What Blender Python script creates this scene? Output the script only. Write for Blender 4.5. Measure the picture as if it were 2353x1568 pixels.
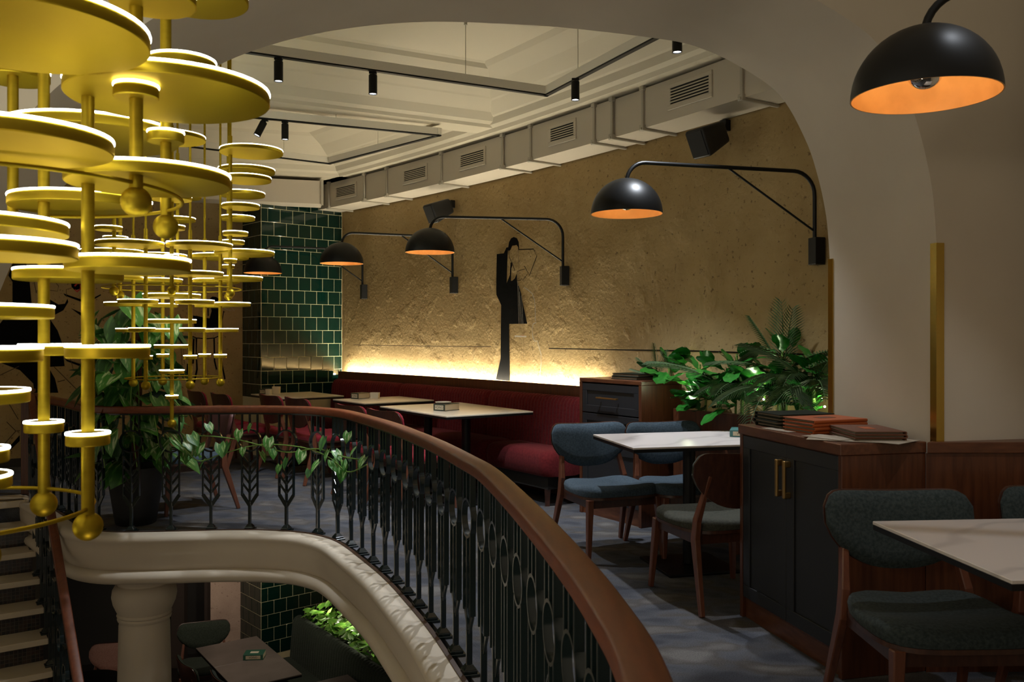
import bpy, bmesh, math, random
from mathutils import Vector, Matrix
from mathutils.geometry import tessellate_polygon
random.seed(7)
for o in list(bpy.data.objects): bpy.data.objects.remove(o)
SC = bpy.context.scene
COL = SC.collection
# ------------------------------------------------------------------ camera
EYE = 1.4; FP = 2000.0; CX = 1176.5; CY = 775.0
cam_d = bpy.data.cameras.new('camera'); cam = bpy.data.objects.new('camera', cam_d); COL.objects.link(cam)
cam.location = (0, 0, EYE); cam.rotation_euler = (math.pi/2, 0, 0)
cam_d.sensor_width = 36; cam_d.lens = FP/2353*36; cam_d.shift_y = -9/2353
cam_d.clip_start = .05; cam_d.clip_end = 60
cam_d.dof.use_dof = True; cam_d.dof.focus_distance = 7.0; cam_d.dof.aperture_fstop = 9
SC.camera = cam
# ------------------------------------------------------------------ view and ambient
SC.view_settings.view_transform = 'Standard'; SC.view_settings.look = 'None'
SC.view_settings.gamma = 1; SC.view_settings.use_curve_mapping = False
SC.view_settings.exposure = 0.30
W = bpy.data.worlds.new('hall_ambient'); SC.world = W; W.use_nodes = True
W.node_tree.nodes['Background'].inputs[0].default_value = (1.0, .84, .62, 1)
W.node_tree.nodes['Background'].inputs[1].default_value = .20

def lamp(name, kind, loc, energy, color, size=.05, target=None, angle=50, blend=.6):
    d = bpy.data.lights.new(name, kind); d.energy = energy; d.color = color
    if kind == 'SPOT': d.spot_size = math.radians(angle); d.spot_blend = blend
    d.shadow_soft_size = size
    o = bpy.data.objects.new(name, d); COL.objects.link(o); o.location = loc
    if target is not None:
        o.rotation_euler = (Vector(target)-Vector(loc)).to_track_quat('-Z', 'Y').to_euler()
    return o
# the beams of the ceiling track spotlights and one added fill beam (fixtures in view are built further down)
COOL = (.86, .92, 1.0); WARM = (1, .78, .5)
SPOTS = [((-1.5,5.6,3.0),(-1.9,6.75,0),95,64), ((-.95,5.88,3.0),(-1.25,6.15,0),120,88), ((.44,6.05,3.0),(.15,5.7,0),170,92),
         ((.965,5.04,3.0),(.8,5.0,.4),80,88), ((-2.0,7.19,3.0),(-2.9,8.1,.3),55,60), ((-1.85,7.26,3.0),(-1.6,7.9,.2),60,64),
         ((-2.45,5.12,3.0),(-2.75,6.45,1.1),230,44), ((1.7,2.4,3.4),(1.7,2.9,.75),42,50)]  # last beam has no fixture, added to brighten the near table
for i, (p, t, e, a) in enumerate(SPOTS):
    lamp('track_and_fill_beam', 'SPOT', p, e, COOL, .03, t, a, .5)

# unseen fill lights added to brighten the arch, the column and the well
lamp('hall_fill', 'POINT', (-1.9,-1.3,2.1), 62, (1,.87,.68), .25)
lamp('hall_fill', 'POINT', (-.6,1.2,-.9), 34, (1,.86,.68), .25)

# ------------------------------------------------------------------ helpers
def V(*a): return Vector(a)
def gp(x, y, z):
    """point at height z that the photograph shows at pixel x, y"""
    Y = (EYE-z)*FP/(y-CY); return Vector(((x-CX)/FP*Y, Y, z))
def dp(x, y, Y): return Vector(((x-CX)/FP*Y, Y, EYE-(y-CY)/FP*Y))

class MB:
    def __init__(s): s.v = []; s.f = []
    def add(s, vs, fs):
        n = len(s.v); s.v += [tuple(p) for p in vs]; s.f += [tuple(i+n for i in q) for q in fs]; return s
    def obox(s, o, a, b, c):
        o, a, b, c = map(Vector, (o, a, b, c))
        vs = [o, o+a, o+a+b, o+b, o+c, o+a+c, o+a+b+c, o+b+c]
        return s.add(vs, [(3,2,1,0),(4,5,6,7),(0,1,5,4),(1,2,6,5),(2,3,7,6),(3,0,4,7)])
    def box(s, c, d):
        return s.obox((c[0]-d[0]/2, c[1]-d[1]/2, c[2]-d[2]/2), (d[0],0,0), (0,d[1],0), (0,0,d[2]))
    def bar(s, pts, ws, up=(0,1,0)):
        """square-section bar through pts; ws = (w, h) per point"""
        pts = [Vector(p) for p in pts]; n = len(pts); rings = []
        if not isinstance(ws, list): ws = [ws]*n
        for i, p in enumerate(pts):
            t = (pts[min(i+1,n-1)]-pts[max(i-1,0)]).normalized()
            u = Vector(up); a = t.cross(u)
            if a.length < 1e-4: a = t.cross(Vector((1,0,0)))
            a.normalize(); b = a.cross(t); w, h = ws[i][0]/2, ws[i][1]/2
            rings.append([p+a*w+b*h, p-a*w+b*h, p-a*w-b*h, p+a*w-b*h])
        return s.loft(rings)
    def loft(s, rings, closed=False, cap=True):
        k = len(rings[0]); vs = [p for r in rings for p in r]; fs = []; n = len(rings)
        for i in range(n if closed else n-1):
            j = (i+1) % n
            for q in range(k):
                fs.append((i*k+q, i*k+(q+1)%k, j*k+(q+1)%k, j*k+q))
        if cap and not closed: fs += [tuple(range(k))[::-1], tuple((n-1)*k+q for q in range(k))]
        return s.add(vs, fs)
    def tube(s, pts, r, seg=8, closed=False):
        pts = [Vector(p) for p in pts]; n = len(pts); rings = []; pa = None
        for i, p in enumerate(pts):
            a0 = pts[(i-1)%n] if closed else pts[max(i-1,0)]; a1 = pts[(i+1)%n] if closed else pts[min(i+1,n-1)]
            t = (a1-a0).normalized()
            if pa is None:
                a = t.orthogonal().normalized()
            else:
                a = pa - t*pa.dot(t); a.normalize()
            pa = a; b = t.cross(a); rr = r[i] if isinstance(r, list) else r
            rings.append([p+a*rr*math.cos(2*math.pi*q/seg)+b*rr*math.sin(2*math.pi*q/seg) for q in range(seg)])
        return s.loft(rings, closed)
    def lathe(s, prof, seg=32, c=(0,0,0)):
        c = Vector(c); rings = [[c+Vector((r*math.cos(2*math.pi*q/seg), r*math.sin(2*math.pi*q/seg), z)) for q in range(seg)] for r, z in prof]
        return s.loft(rings, cap=False)
    def sweep(s, prof, path, cap=True, closed_prof=True):
        """prof = (offset to the left of the path, z); path = list of (x, y) or (x, y, z)"""
        n = len(path); rings = []
        for i, p in enumerate(path):
            a = Vector(path[max(i-1,0)][:2]); b = Vector(path[min(i+1,n-1)][:2]); t = (b-a).normalized(); nn = Vector((-t.y, t.x))
            z0 = p[2] if len(p) > 2 else 0
            rings.append([Vector((p[0]+nn.x*o, p[1]+nn.y*o, z0+z)) for o, z in prof])
        if closed_prof: return s.loft(rings, cap=cap)
        k = len(prof); vs = [q for r in rings for q in r]; fs = []
        for i in range(n-1):
            for q in range(k-1): fs.append((i*k+q, i*k+q+1, (i+1)*k+q+1, (i+1)*k+q))
        return s.add(vs, fs)
    def poly(s, pts):
        pts = [Vector(p) for p in pts]
        n = len(s.v); s.v += [tuple(p) for p in pts]
        for t in tessellate_polygon([pts]): s.f.append(tuple(i+n for i in t))
        return s
    def prism(s, pts2, z0, z1):
        k = len(pts2); n = len(s.v)
        s.v += [(p[0], p[1], z0) for p in pts2]+[(p[0], p[1], z1) for p in pts2]
        for t in tessellate_polygon([[Vector((p[0],p[1],0)) for p in pts2]]):
            s.f.append(tuple(i+n for i in t)); s.f.append(tuple(i+n+k for i in t[::-1]))
        for i in range(k):
            j = (i+1) % k; s.f.append((n+i, n+j, n+k+j, n+k+i))
        return s
    def mesh(s, name, mats, smooth=0, bevel=0, seg=2):
        me = bpy.data.meshes.new(name); me.from_pydata(s.v, [], s.f)
        bm = bmesh.new(); bm.from_mesh(me)
        bmesh.ops.recalc_face_normals(bm, faces=bm.faces)
        if bevel:
            ed = [e for e in bm.edges if len(e.link_faces) == 2 and e.calc_face_angle(0) > .6]
            bmesh.ops.bevel(bm, geom=ed, offset=bevel, segments=seg, affect='EDGES', profile=.5)
        bm.to_mesh(me); bm.free()
        if smooth:
            me.shade_smooth(); me.set_sharp_from_angle(angle=math.radians(smooth))
        for m in (mats if isinstance(mats, (list, tuple)) else [mats]): me.materials.append(m)
        return me
    def build(s, name, mat, parent=None, smooth=0, bevel=0, world=False, seg=2):
        return obj(name, s.mesh(name, mat, smooth, bevel, seg), parent, world)

def obj(name, me, parent=None, world=False, loc=None, rot=None):
    o = bpy.data.objects.new(name, me); COL.objects.link(o)
    if parent is not None:
        o.parent = parent
        if world:
            p = parent; t = Vector((0,0,0))
            while p is not None: t += p.location; p = p.parent
            o.location = -t
    if loc is not None: o.location = loc
    if rot is not None: o.rotation_euler = rot
    return o
def tag(o, label, cat, group=None):
    o['label'] = label; o['category'] = cat
    if group: o['group'] = group
    return o
def thing(name, label, cat, loc=(0,0,0), rz=0, group=None):
    o = bpy.data.objects.new(name, None); COL.objects.link(o); o.location = loc; o.rotation_euler = (0,0,rz)
    o.empty_display_size = .1
    return tag(o, label, cat, group)
def struct(o): o['kind'] = 'structure'; return o
def copy_tree(o, parent=None):
    c = o.copy(); COL.objects.link(c); c.parent = parent
    for ch in list(o.children): copy_tree(ch, c)
    return c
def crom(P, n=8, closed=False):
    P = [Vector(p) for p in P]; out = []; m = len(P)
    for i in range(m if closed else m-1):
        if closed: a, b, c, d = P[(i-1)%m], P[i], P[(i+1)%m], P[(i+2)%m]
        else: a, b, c, d = P[max(i-1,0)], P[i], P[i+1], P[min(i+2,m-1)]
        for k in range(n):
            t = k/n
            out.append(.5*((2*b)+(c-a)*t+(2*a-5*b+4*c-d)*t*t+(3*b-a-3*c+d)*t**3))
    if not closed: out.append(P[-1])
    return out
def resample(P, step):
    P = [Vector(p) for p in P]; out = [P[0].copy()]; acc = 0
    for a, b in zip(P, P[1:]):
        L = (b-a).length; pos = step-acc
        while pos <= L:
            out.append(a+(b-a)*(pos/L)); pos += step
        acc = (acc+L) % step
    return out
def rot_face(fx, fy): return math.atan2(fy, fx)-math.pi/2     # local +Y looks along (fx, fy)

# ------------------------------------------------------------------ materials
def mat(name, col, rough=.6, metal=0, spec=.5, emit=None, es=0, var=None, vs=5, bump=0, bs=60, detail=4, stretch=None, ramp=(.35,.65), sheen=0, coat=0, trans=0):
    m = bpy.data.materials.new(name); m.use_nodes = True; nt = m.node_tree; b = nt.nodes['Principled BSDF']
    b.inputs['Base Color'].default_value = (*col, 1); b.inputs['Roughness'].default_value = rough
    b.inputs['Metallic'].default_value = metal; b.inputs['Specular IOR Level'].default_value = spec
    if sheen: b.inputs['Sheen Weight'].default_value = sheen
    if coat: b.inputs['Coat Weight'].default_value = coat; b.inputs['Coat Roughness'].default_value = .15
    if trans: b.inputs['Transmission Weight'].default_value = trans
    if emit: b.inputs['Emission Color'].default_value = (*emit, 1); b.inputs['Emission Strength'].default_value = es
    if var or bump:
        tc = nt.nodes.new('ShaderNodeTexCoord'); mp = nt.nodes.new('ShaderNodeMapping'); nt.links.new(tc.outputs['Object'], mp.inputs[0])
        if stretch: mp.inputs['Scale'].default_value = stretch
    if var:
        n = nt.nodes.new('ShaderNodeTexNoise'); n.inputs['Scale'].default_value = vs; n.inputs['Detail'].default_value = detail
        nt.links.new(mp.outputs[0], n.inputs['Vector'])
        r = nt.nodes.new('ShaderNodeValToRGB'); r.color_ramp.elements[0].position = ramp[0]; r.color_ramp.elements[1].position = ramp[1]
        r.color_ramp.elements[0].color = (*col, 1); r.color_ramp.elements[1].color = (*var, 1)
        nt.links.new(n.outputs['Fac'], r.inputs[0]); nt.links.new(r.outputs[0], b.inputs['Base Color'])
    if bump:
        n2 = nt.nodes.new('ShaderNodeTexNoise'); n2.inputs['Scale'].default_value = bs; n2.inputs['Detail'].default_value = 6
        nt.links.new(mp.outputs[0], n2.inputs['Vector'])
        bp = nt.nodes.new('ShaderNodeBump'); bp.inputs['Strength'].default_value = bump; bp.inputs['Distance'].default_value = .01
        nt.links.new(n2.outputs['Fac'], bp.inputs['Height']); nt.links.new(bp.outputs[0], b.inputs['Normal'])
    return m
def tint(m, c): m.node_tree.nodes['Principled BSDF'].inputs['Specular Tint'].default_value = (*c, 1)
def emat(name, col, st):
    m = bpy.data.materials.new(name); m.use_nodes = True; nt = m.node_tree; nt.nodes.clear()
    e = nt.nodes.new('ShaderNodeEmission'); e.inputs[0].default_value = (*col, 1); e.inputs[1].default_value = st
    o = nt.nodes.new('ShaderNodeOutputMaterial'); nt.links.new(e.outputs[0], o.inputs[0]); return m

M = {}
M['plaster'] = mat('white_plaster', (.51,.44,.345), .75, var=(.545,.475,.375), vs=2.5, bump=.015, bs=60)
M['ceiling'] = mat('ceiling_paint', (.50,.45,.345), .7, bump=.03, bs=30)
M['track_white'] = mat('track_white_paint', (.80,.75,.65), .5)
M['duct'] = mat('duct_paint', (.54,.48,.39), .55)
M['duct_seam'] = mat('duct_flange_paint', (.42,.38,.31), .5)
M['dark_slot'] = mat('dark_gap', (.012,.011,.01), .9)
def plaster_ochre(name, c1, c2, c3):
    m = mat(name, c1, .82); nt = m.node_tree; b = nt.nodes['Principled BSDF']
    tc = nt.nodes.new('ShaderNodeTexCoord')
    n1 = nt.nodes.new('ShaderNodeTexNoise'); n1.inputs['Scale'].default_value = 1.6; n1.inputs['Detail'].default_value = 7; n1.inputs['Roughness'].default_value = .62
    n2 = nt.nodes.new('ShaderNodeTexNoise'); n2.inputs['Scale'].default_value = 34; n2.inputs['Detail'].default_value = 6
    n3 = nt.nodes.new('ShaderNodeTexNoise'); n3.inputs['Scale'].default_value = 5; n3.inputs['Detail'].default_value = 8
    for n in (n1, n2, n3): nt.links.new(tc.outputs['Object'], n.inputs['Vector'])
    r = nt.nodes.new('ShaderNodeValToRGB'); e = r.color_ramp.elements
    e[0].position = .36; e[0].color = (*c1, 1); e[1].position = .66; e[1].color = (*c2, 1)
    nt.links.new(n1.outputs['Fac'], r.inputs[0])
    r2 = nt.nodes.new('ShaderNodeValToRGB'); e = r2.color_ramp.elements
    e[0].position = .30; e[0].color = (0,0,0,1); e[1].position = .38; e[1].color = (1,1,1,1)
    nt.links.new(n2.outputs['Fac'], r2.inputs[0])
    mx = nt.nodes.new('ShaderNodeMix'); mx.data_type = 'RGBA'
    nt.links.new(r2.outputs[0], mx.inputs[0]); mx.inputs[6].default_value = (*c3, 1); nt.links.new(r.outputs[0], mx.inputs[7])
    nt.links.new(mx.outputs[2], b.inputs['Base Color'])
    r3 = nt.nodes.new('ShaderNodeValToRGB'); e = r3.color_ramp.elements; e[0].position = .52; e[1].position = .64
    nt.links.new(n3.outputs['Fac'], r3.inputs[0])
    ad = nt.nodes.new('ShaderNodeMath'); ad.operation = 'MULTIPLY_ADD'; nt.links.new(n2.outputs['Fac'], ad.inputs[0]); ad.inputs[1].default_value = .8
    nt.links.new(r3.outputs[0], ad.inputs[2])
    bp = nt.nodes.new('ShaderNodeBump'); bp.inputs['Strength'].default_value = .32; bp.inputs['Distance'].default_value = .012
    nt.links.new(ad.outputs[0], bp.inputs['Height']); nt.links.new(bp.outputs[0], b.inputs['Normal'])
    return m
M['ochre'] = plaster_ochre('ochre_stucco', (.30,.198,.074), (.40,.283,.125), (.17,.107,.040))
M['pink_stone'] = plaster_ochre('pale_pink_stucco', (.50,.36,.28), (.60,.45,.36), (.36,.25,.19))
# carpet: soft patches of blue grey and taupe
def carpet():
    m = mat('carpet', (.1,.1,.12), .95, spec=.1); nt = m.node_tree; b = nt.nodes['Principled BSDF']
    tc = nt.nodes.new('ShaderNodeTexCoord'); mp = nt.nodes.new('ShaderNodeMapping'); mp.inputs['Scale'].default_value = (1.5,2.3,1); mp.inputs['Rotation'].default_value = (0,0,.5)
    nt.links.new(tc.outputs['Object'], mp.inputs[0])
    n1 = nt.nodes.new('ShaderNodeTexNoise'); n1.inputs['Scale'].default_value = 2.1; n1.inputs['Detail'].default_value = 2; nt.links.new(mp.outputs[0], n1.inputs['Vector'])
    r = nt.nodes.new('ShaderNodeValToRGB'); e = r.color_ramp.elements
    e[0].position = .36; e[0].color = (.066,.069,.082,1); e[1].position = .68; e[1].color = (.17,.16,.152,1)
    x = e.new(.48); x.color = (.104,.106,.118,1); x = e.new(.56); x.color = (.098,.089,.084,1)
    nt.links.new(n1.outputs['Fac'], r.inputs[0])
    n2 = nt.nodes.new('ShaderNodeTexNoise'); n2.inputs['Scale'].default_value = 160; n2.inputs['Detail'].default_value = 3; nt.links.new(tc.outputs['Object'], n2.inputs['Vector'])
    mx = nt.nodes.new('ShaderNodeMix'); mx.data_type = 'RGBA'; mx.blend_type = 'MULTIPLY'; mx.inputs[0].default_value = .75
    r2 = nt.nodes.new('ShaderNodeValToRGB'); r2.color_ramp.elements[0].position = .3; r2.color_ramp.elements[1].position = .7; r2.color_ramp.elements[0].color = (.45,.45,.45,1)
    nt.links.new(n2.outputs['Fac'], r2.inputs[0]); nt.links.new(r.outputs[0], mx.inputs[6]); nt.links.new(r2.outputs[0], mx.inputs[7])
    nt.links.new(mx.outputs[2], b.inputs['Base Color'])
    bp = nt.nodes.new('ShaderNodeBump'); bp.inputs['Strength'].default_value = .4; bp.inputs['Distance'].default_value = .004
    nt.links.new(n2.outputs['Fac'], bp.inputs['Height']); nt.links.new(bp.outputs[0], b.inputs['Normal'])
    return m
M['carpet'] = carpet()
def wood(name, a, b, rough=.4, sc=(1,1,1), coat=.15, vs=6):
    return mat(name, a, rough, var=b, vs=vs, detail=8, stretch=sc, ramp=(.3,.7), coat=coat, bump=.04, bs=40)
M['wood_v'] = wood('mahogany_veneer_upright', (.062,.018,.007), (.115,.036,.013), .38, (9,9,.7))
M['wood_h'] = wood('mahogany_veneer_flat', (.075,.023,.009), (.135,.046,.018), .38, (2,9,9))
M['rail_wood'] = wood('oiled_handrail_wood', (.095,.020,.0055), (.145,.034,.009), .42, (7,1.2,9), .05)
M['chair_wood'] = wood('dark_walnut', (.034,.011,.006), (.064,.022,.011), .36, (9,9,1.5), .2)
M['leg_wood'] = wood('red_walnut_leg', (.10,.032,.016), (.16,.055,.028), .36, (9,9,1.5), .2)
M['green_tile'] = mat('glazed_green_tile', (.002,.0165,.012), .07, spec=.55, var=(.0035,.025,.0175), vs=1.3, bump=.035, bs=9)
M['grout'] = mat('grout', (.62,.54,.33), .9)
M['brass'] = mat('brushed_brass', (.31,.21,.013), .46, metal=.85, var=(.36,.248,.017), vs=3, stretch=(1,1,20))
tint(M['brass'], (.75,.55,.08))
M['brass_trim'] = mat('polished_brass', (.62,.42,.10), .2, metal=1)
M['brass_handle'] = mat('satin_brass', (.52,.33,.12), .35, metal=1)
M['led'] = emat('led_edge', (.95,1.0,.86), 14.0)
M['strip'] = emat('warm_led_strip', (1.0,.91,.68), 150.0)
M['black_metal'] = mat('black_powder_coat', (.004,.004,.004), .42, spec=.32)
M['black_iron'] = mat('dark_green_iron', (.006,.012,.012), .2, spec=.6, coat=.2)
M['shade_in'] = mat('copper_orange_lining', (.80,.45,.16), .5, metal=.1, var=(.70,.38,.13), vs=14)
M['bulb'] = mat('silver_crown_bulb', (.85,.82,.78), .08, metal=1)
M['spot_lens'] = emat('spot_lens', (.86,.92,1), 6)
M['marble'] = mat('white_marble_top', (.60,.56,.54), .22, spec=.5)
def marble(name, base, vein):
    m = mat(name, base, .3); nt = m.node_tree; b = nt.nodes['Principled BSDF']
    tc = nt.nodes.new('ShaderNodeTexCoord'); w = nt.nodes.new('ShaderNodeTexWave'); w.inputs['Scale'].default_value = 1.1; w.inputs['Distortion'].default_value = 9; w.inputs['Detail'].default_value = 3; w.inputs['Detail Scale'].default_value = 1.2
    mp = nt.nodes.new('ShaderNodeMapping'); mp.inputs['Rotation'].default_value = (0,0,1.1); nt.links.new(tc.outputs['Object'], mp.inputs[0]); nt.links.new(mp.outputs[0], w.inputs['Vector'])
    r = nt.nodes.new('ShaderNodeValToRGB'); r.color_ramp.elements[0].position = 0; r.color_ramp.elements[0].color = (*vein,1); r.color_ramp.elements[1].position = .09; r.color_ramp.elements[1].color = (*base,1)
    nt.links.new(w.outputs['Color'], r.inputs[0]); nt.links.new(r.outputs[0], b.inputs['Base Color']); return m
M['marble'] = marble('white_marble_top', (.62,.57,.54), (.50,.46,.44))
M['cream_top'] = marble('cream_stone_top', (.56,.50,.38), (.51,.45,.34))
M['stone_top'] = mat('brown_stone_top', (.13,.105,.092), .4, var=(.16,.13,.115), vs=4)
M['red_fab'] = mat('burgundy_fabric', (.088,.0075,.009), .9, spec=.15, var=(.125,.012,.013), vs=60, sheen=.05, bump=.15, bs=300)
M['red_chair'] = mat('raspberry_fabric', (.16,.009,.016), .9, spec=.15, var=(.21,.016,.024), vs=60, sheen=.05, bump=.15, bs=300)
M['blue_fab'] = mat('slate_blue_fabric', (.034,.052,.068), .92, spec=.15, var=(.057,.080,.102), vs=90, sheen=.05, bump=.2, bs=300)
M['teal_fab'] = mat('grey_teal_fabric', (.022,.031,.031), .92, spec=.15, var=(.044,.056,.056), vs=90, sheen=.05, bump=.2, bs=300)
M['olive_fab'] = mat('olive_grey_fabric', (.034,.035,.026), .92, spec=.15, var=(.056,.056,.043), vs=90, sheen=.05, bump=.2, bs=300)
M['dgreen_fab'] = mat('dark_green_fabric', (.022,.029,.021), .92, spec=.15, var=(.035,.045,.033), vs=90, sheen=.05, bump=.2, bs=300)
M['pink_fab'] = mat('dusty_pink_fabric', (.42,.22,.18), .92, spec=.15, var=(.50,.28,.23), vs=90, sheen=.05)
M['mauve_fab'] = mat('mauve_leather', (.10,.035,.032), .6)
M['navy_paint'] = mat('dark_grey_lacquer', (.020,.021,.024), .45, spec=.4)
M['pot'] = mat('black_pot', (.012,.012,.013), .6)
M['soil'] = mat('soil', (.03,.02,.012), .95)
M['coir'] = mat('coir_pole', (.10,.04,.02), .95, bump=.6, bs=50)
M['stem'] = mat('green_stem', (.13,.24,.04), .5)
def leafmat(name, c1, c2, sc, ramp=(.5,.62), rough=.44):
    m = mat(name, c1, rough, spec=.5, var=c2, vs=sc, ramp=ramp, stretch=(6,1.2,1)); return m
M['pothos'] = leafmat('pothos_leaf', (.034,.135,.016), (.26,.38,.13), 9, (.52,.64))
M['pothos2'] = leafmat('pothos_leaf_pale', (.045,.17,.02), (.42,.50,.26), 8, (.50,.60))
M['pothos3'] = leafmat('pothos_leaf_dark', (.016,.07,.012), (.06,.16,.03), 7)
M['fig'] = leafmat('fig_leaf', (.016,.13,.014), (.035,.20,.024), 5, rough=.28)
M['palm'] = leafmat('palm_leaf', (.034,.075,.017), (.07,.125,.032), 6, rough=.65)
M['ivy'] = leafmat('ivy_leaf', (.10,.26,.03), (.26,.42,.08), 6, rough=.4)
M['mosaic'] = mat('black_mosaic', (.01,.01,.01), .2)
def mosaic():
    m = mat('black_mosaic', (.01,.01,.01), .22); nt = m.node_tree; b = nt.nodes['Principled BSDF']
    tc = nt.nodes.new('ShaderNodeTexCoord'); br = nt.nodes.new('ShaderNodeTexBrick'); br.offset = 0; br.inputs['Scale'].default_value = 1
    br.inputs['Brick Width'].default_value = .028; br.inputs['Row Height'].default_value = .028; br.inputs['Mortar Size'].default_value = .0022
    br.inputs['Color1'].default_value = (.006,.006,.007,1); br.inputs['Color2'].default_value = (.035,.018,.012,1); br.inputs['Mortar'].default_value = (.055,.045,.035,1)
    nt.links.new(tc.outputs['UV'], br.inputs['Vector']); nt.links.new(br.outputs[0], b.inputs['Base Color']); return m
M['mosaic'] = mosaic()
M['tread'] = mat('cream_marble_tread', (.52,.43,.30), .35, var=(.60,.51,.38), vs=3)
M['paint_black'] = mat('mural_black', (.003,.0028,.0028), .85, spec=.08)
M['paint_line'] = mat('mural_thin_line', (.07,.04,.015), .8)
M['paint_white'] = mat('mural_pale_grey', (.46,.42,.36), .8)
M['paint_red'] = mat('mural_red', (.45,.02,.02), .7)
M['paint_grey'] = mat('mural_taupe', (.20,.145,.08), .8)
M['black_plastic'] = mat('black_plastic', (.010,.010,.010), .55)
M['menu_green'] = mat('dark_green_leatherette', (.009,.012,.006), .7, spec=.15)
M['menu_orange'] = mat('orange_leatherette', (.36,.075,.012), .6)
M['menu_brown'] = mat('brown_leatherette', (.13,.045,.018), .6)
M['page'] = mat('paper', (.15,.12,.08), .8)
M['paper'] = mat('printed_paper', (.30,.24,.17), .8, var=(.42,.36,.28), vs=9)
M['box_green'] = mat('box_green_card', (.015,.085,.052), .6)
M['box_dark'] = mat('box_dark_card', (.03,.035,.02), .6)
M['box_teal'] = mat('box_teal_card', (.05,.16,.15), .6)
M['cream_card'] = mat('cream_card', (.52,.44,.30), .7)
M['ink'] = mat('ink', (.01,.01,.01), .7)
M['ceramic'] = mat('white_ceramic', (.60,.54,.42), .35)
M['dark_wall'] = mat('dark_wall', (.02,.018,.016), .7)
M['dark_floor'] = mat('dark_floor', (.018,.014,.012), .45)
M['door_frame'] = mat('brown_door_frame', (.05,.035,.028), .5)
M['glass_dark'] = mat('dark_glass', (.01,.010,.010), .06, spec=.8)
M['edge_trim'] = mat('brown_floor_edging', (.05,.022,.010), .5)
M['cable'] = mat('white_cable', (.42,.38,.30), .6)
# ------------------------------------------------------------------ plan geometry
WS = Vector((2.0,5.5)); WE = Vector((-2.13,10.9)); WO = Vector((.805,.593)); BULGE = .2
def wxy(s, off=0):
    p = WS+(WE-WS)*s+WO*(BULGE*4*s*(1-s)); t = (WE-WS)+WO*(BULGE*4*(1-2*s)); t.normalize()
    return p+Vector((-t.y, t.x))*off
def wang(s):
    t = (WE-WS)+WO*(BULGE*4*(1-2*s)); return t.normalized()
def ws_px(x, off=0):
    k = (x-CX)/FP; a, b = -.7, 1.25
    for _ in range(50):
        m = (a+b)/2; p = wxy(m, off)
        if p.x/p.y > k: a = m
        else: b = m
    return (a+b)/2
def wpt(x, y, off=0):
    s = ws_px(x, off); p = wxy(s, off); return Vector((p.x, p.y, EYE-(y-CY)/FP*p.y))
def wpath(s0, s1, n, off=0): return [wxy(s0+(s1-s0)*i/n, off) for i in range(n+1)]
MA = Vector((-3.25,10.58)); MBp = Vector((-7.2,8.35))
MT = (MBp-MA).normalized(); MN = Vector((-MT.y, MT.x))
if MN.y > 0: MN = -MN
def mpt(x, y, off=0):
    d = Vector(((x-CX)/FP, 1)); o = MA+MN*off; t = o.dot(MN)/d.dot(MN); return Vector((d.x*t, t, EYE-(y-CY)/FP*t))
RAIL = [(.10,.2),(.165,.75),(.2,1.3),(.18,1.65),(.128,2.06),(.03,2.67),(-.09,3.3),(-.193,3.66),(-.343,4.13),(-.506,4.57),(-.686,5.02),(-.889,5.447),(-1.12,5.89),
        (-1.29,6.10),(-1.50,6.245),(-1.77,6.31),(-2.05,6.32),(-2.33,6.29),(-2.6,6.26),(-2.86,6.26),(-3.07,6.36),(-3.25,6.55),(-3.5,6.86),(-3.9,7.32),(-4.24,7.70)]
RP = [Vector((p.x, p.y)) for p in crom([(x,y,0) for x,y in RAIL], 10)]
TH = .22; AN = Vector((-math.sin(TH), math.cos(TH))); AD = Vector((-math.cos(TH), -math.sin(TH))); AQ = Vector((1.61,4.41)); AT = .78
LOW = -2.65
# ------------------------------------------------------------------ floor
slab = [ (p.x, p.y) for p in RP ]
outer = [(-4.16,7.43),(-5.8,6.28),(-8.5,6.28),(-8.5,12.2),(4.5,12.2),(4.5,-1.2),(.02,-1.2)]
fl = MB(); poly = slab+outer
fl.prism(poly, -.30, 0); struct(fl.build('floor', M['carpet']))
fm = MB(); fm.sweep([(.030,-.02),(.030,.012),(.052,.013),(.052,-.02)], RP); struct(fm.build('trim_1', M['edge_trim']))
prof = [(.05,-.05),(.05,.008),(.125,.008),(.150,.002),(.166,-.014),(.170,-.034),(.163,-.050),(.158,-.062),(.159,-.10),(.154,-.155),(.142,-.205),(.128,-.238),(.120,-.246),
        (.148,-.252),(.172,-.268),(.180,-.294),(.168,-.322),(.14,-.340),(.08,-.348),(-.35,-.348),(-.35,-.302),(.0,-.302)]
fs = MB(); fs.sweep(prof, RP); struct(fs.build('trim_2', M['plaster'], smooth=50))
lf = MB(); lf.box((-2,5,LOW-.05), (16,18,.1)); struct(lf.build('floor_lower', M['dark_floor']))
# landing border of stone at the head of the stairs
ld = MB(); a = Vector((-4.16,7.43)); A = Vector((-.82,-.573)); D = Vector((.573,-.82))
q = [a-A*.05, a+A*2.2, a+A*2.2-D*.55, a-A*.0-D*.30]; ld.prism([(p.x,p.y) for p in q], .001, .012); struct(ld.build('trim_3', M['tread']))
# ------------------------------------------------------------------ walls
wl = MB(); wl.sweep([(0,LOW),(0,3.7),(-.15,3.7),(-.15,LOW)], wpath(-.55,1.08,40)); struct(wl.build('wall_right', M['ochre'], smooth=40))
ml = MB(); pth = [MA-MT*.15, MA+MT*2, MBp, MBp+MT*1.5]; ml.sweep([(0,-.3),(0,3.7),(-.15,3.7),(-.15,-.3)], [tuple(p) for p in pth])
struct(ml.build('wall_left', M['ochre']))
bb = MB(); bb.sweep([(0,0),(.015,0),(.015,.09),(0,.09)], [tuple(MA+MT*.1), tuple(MBp)]); struct(bb.build('baseboard_left', M['dark_wall']))
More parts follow.
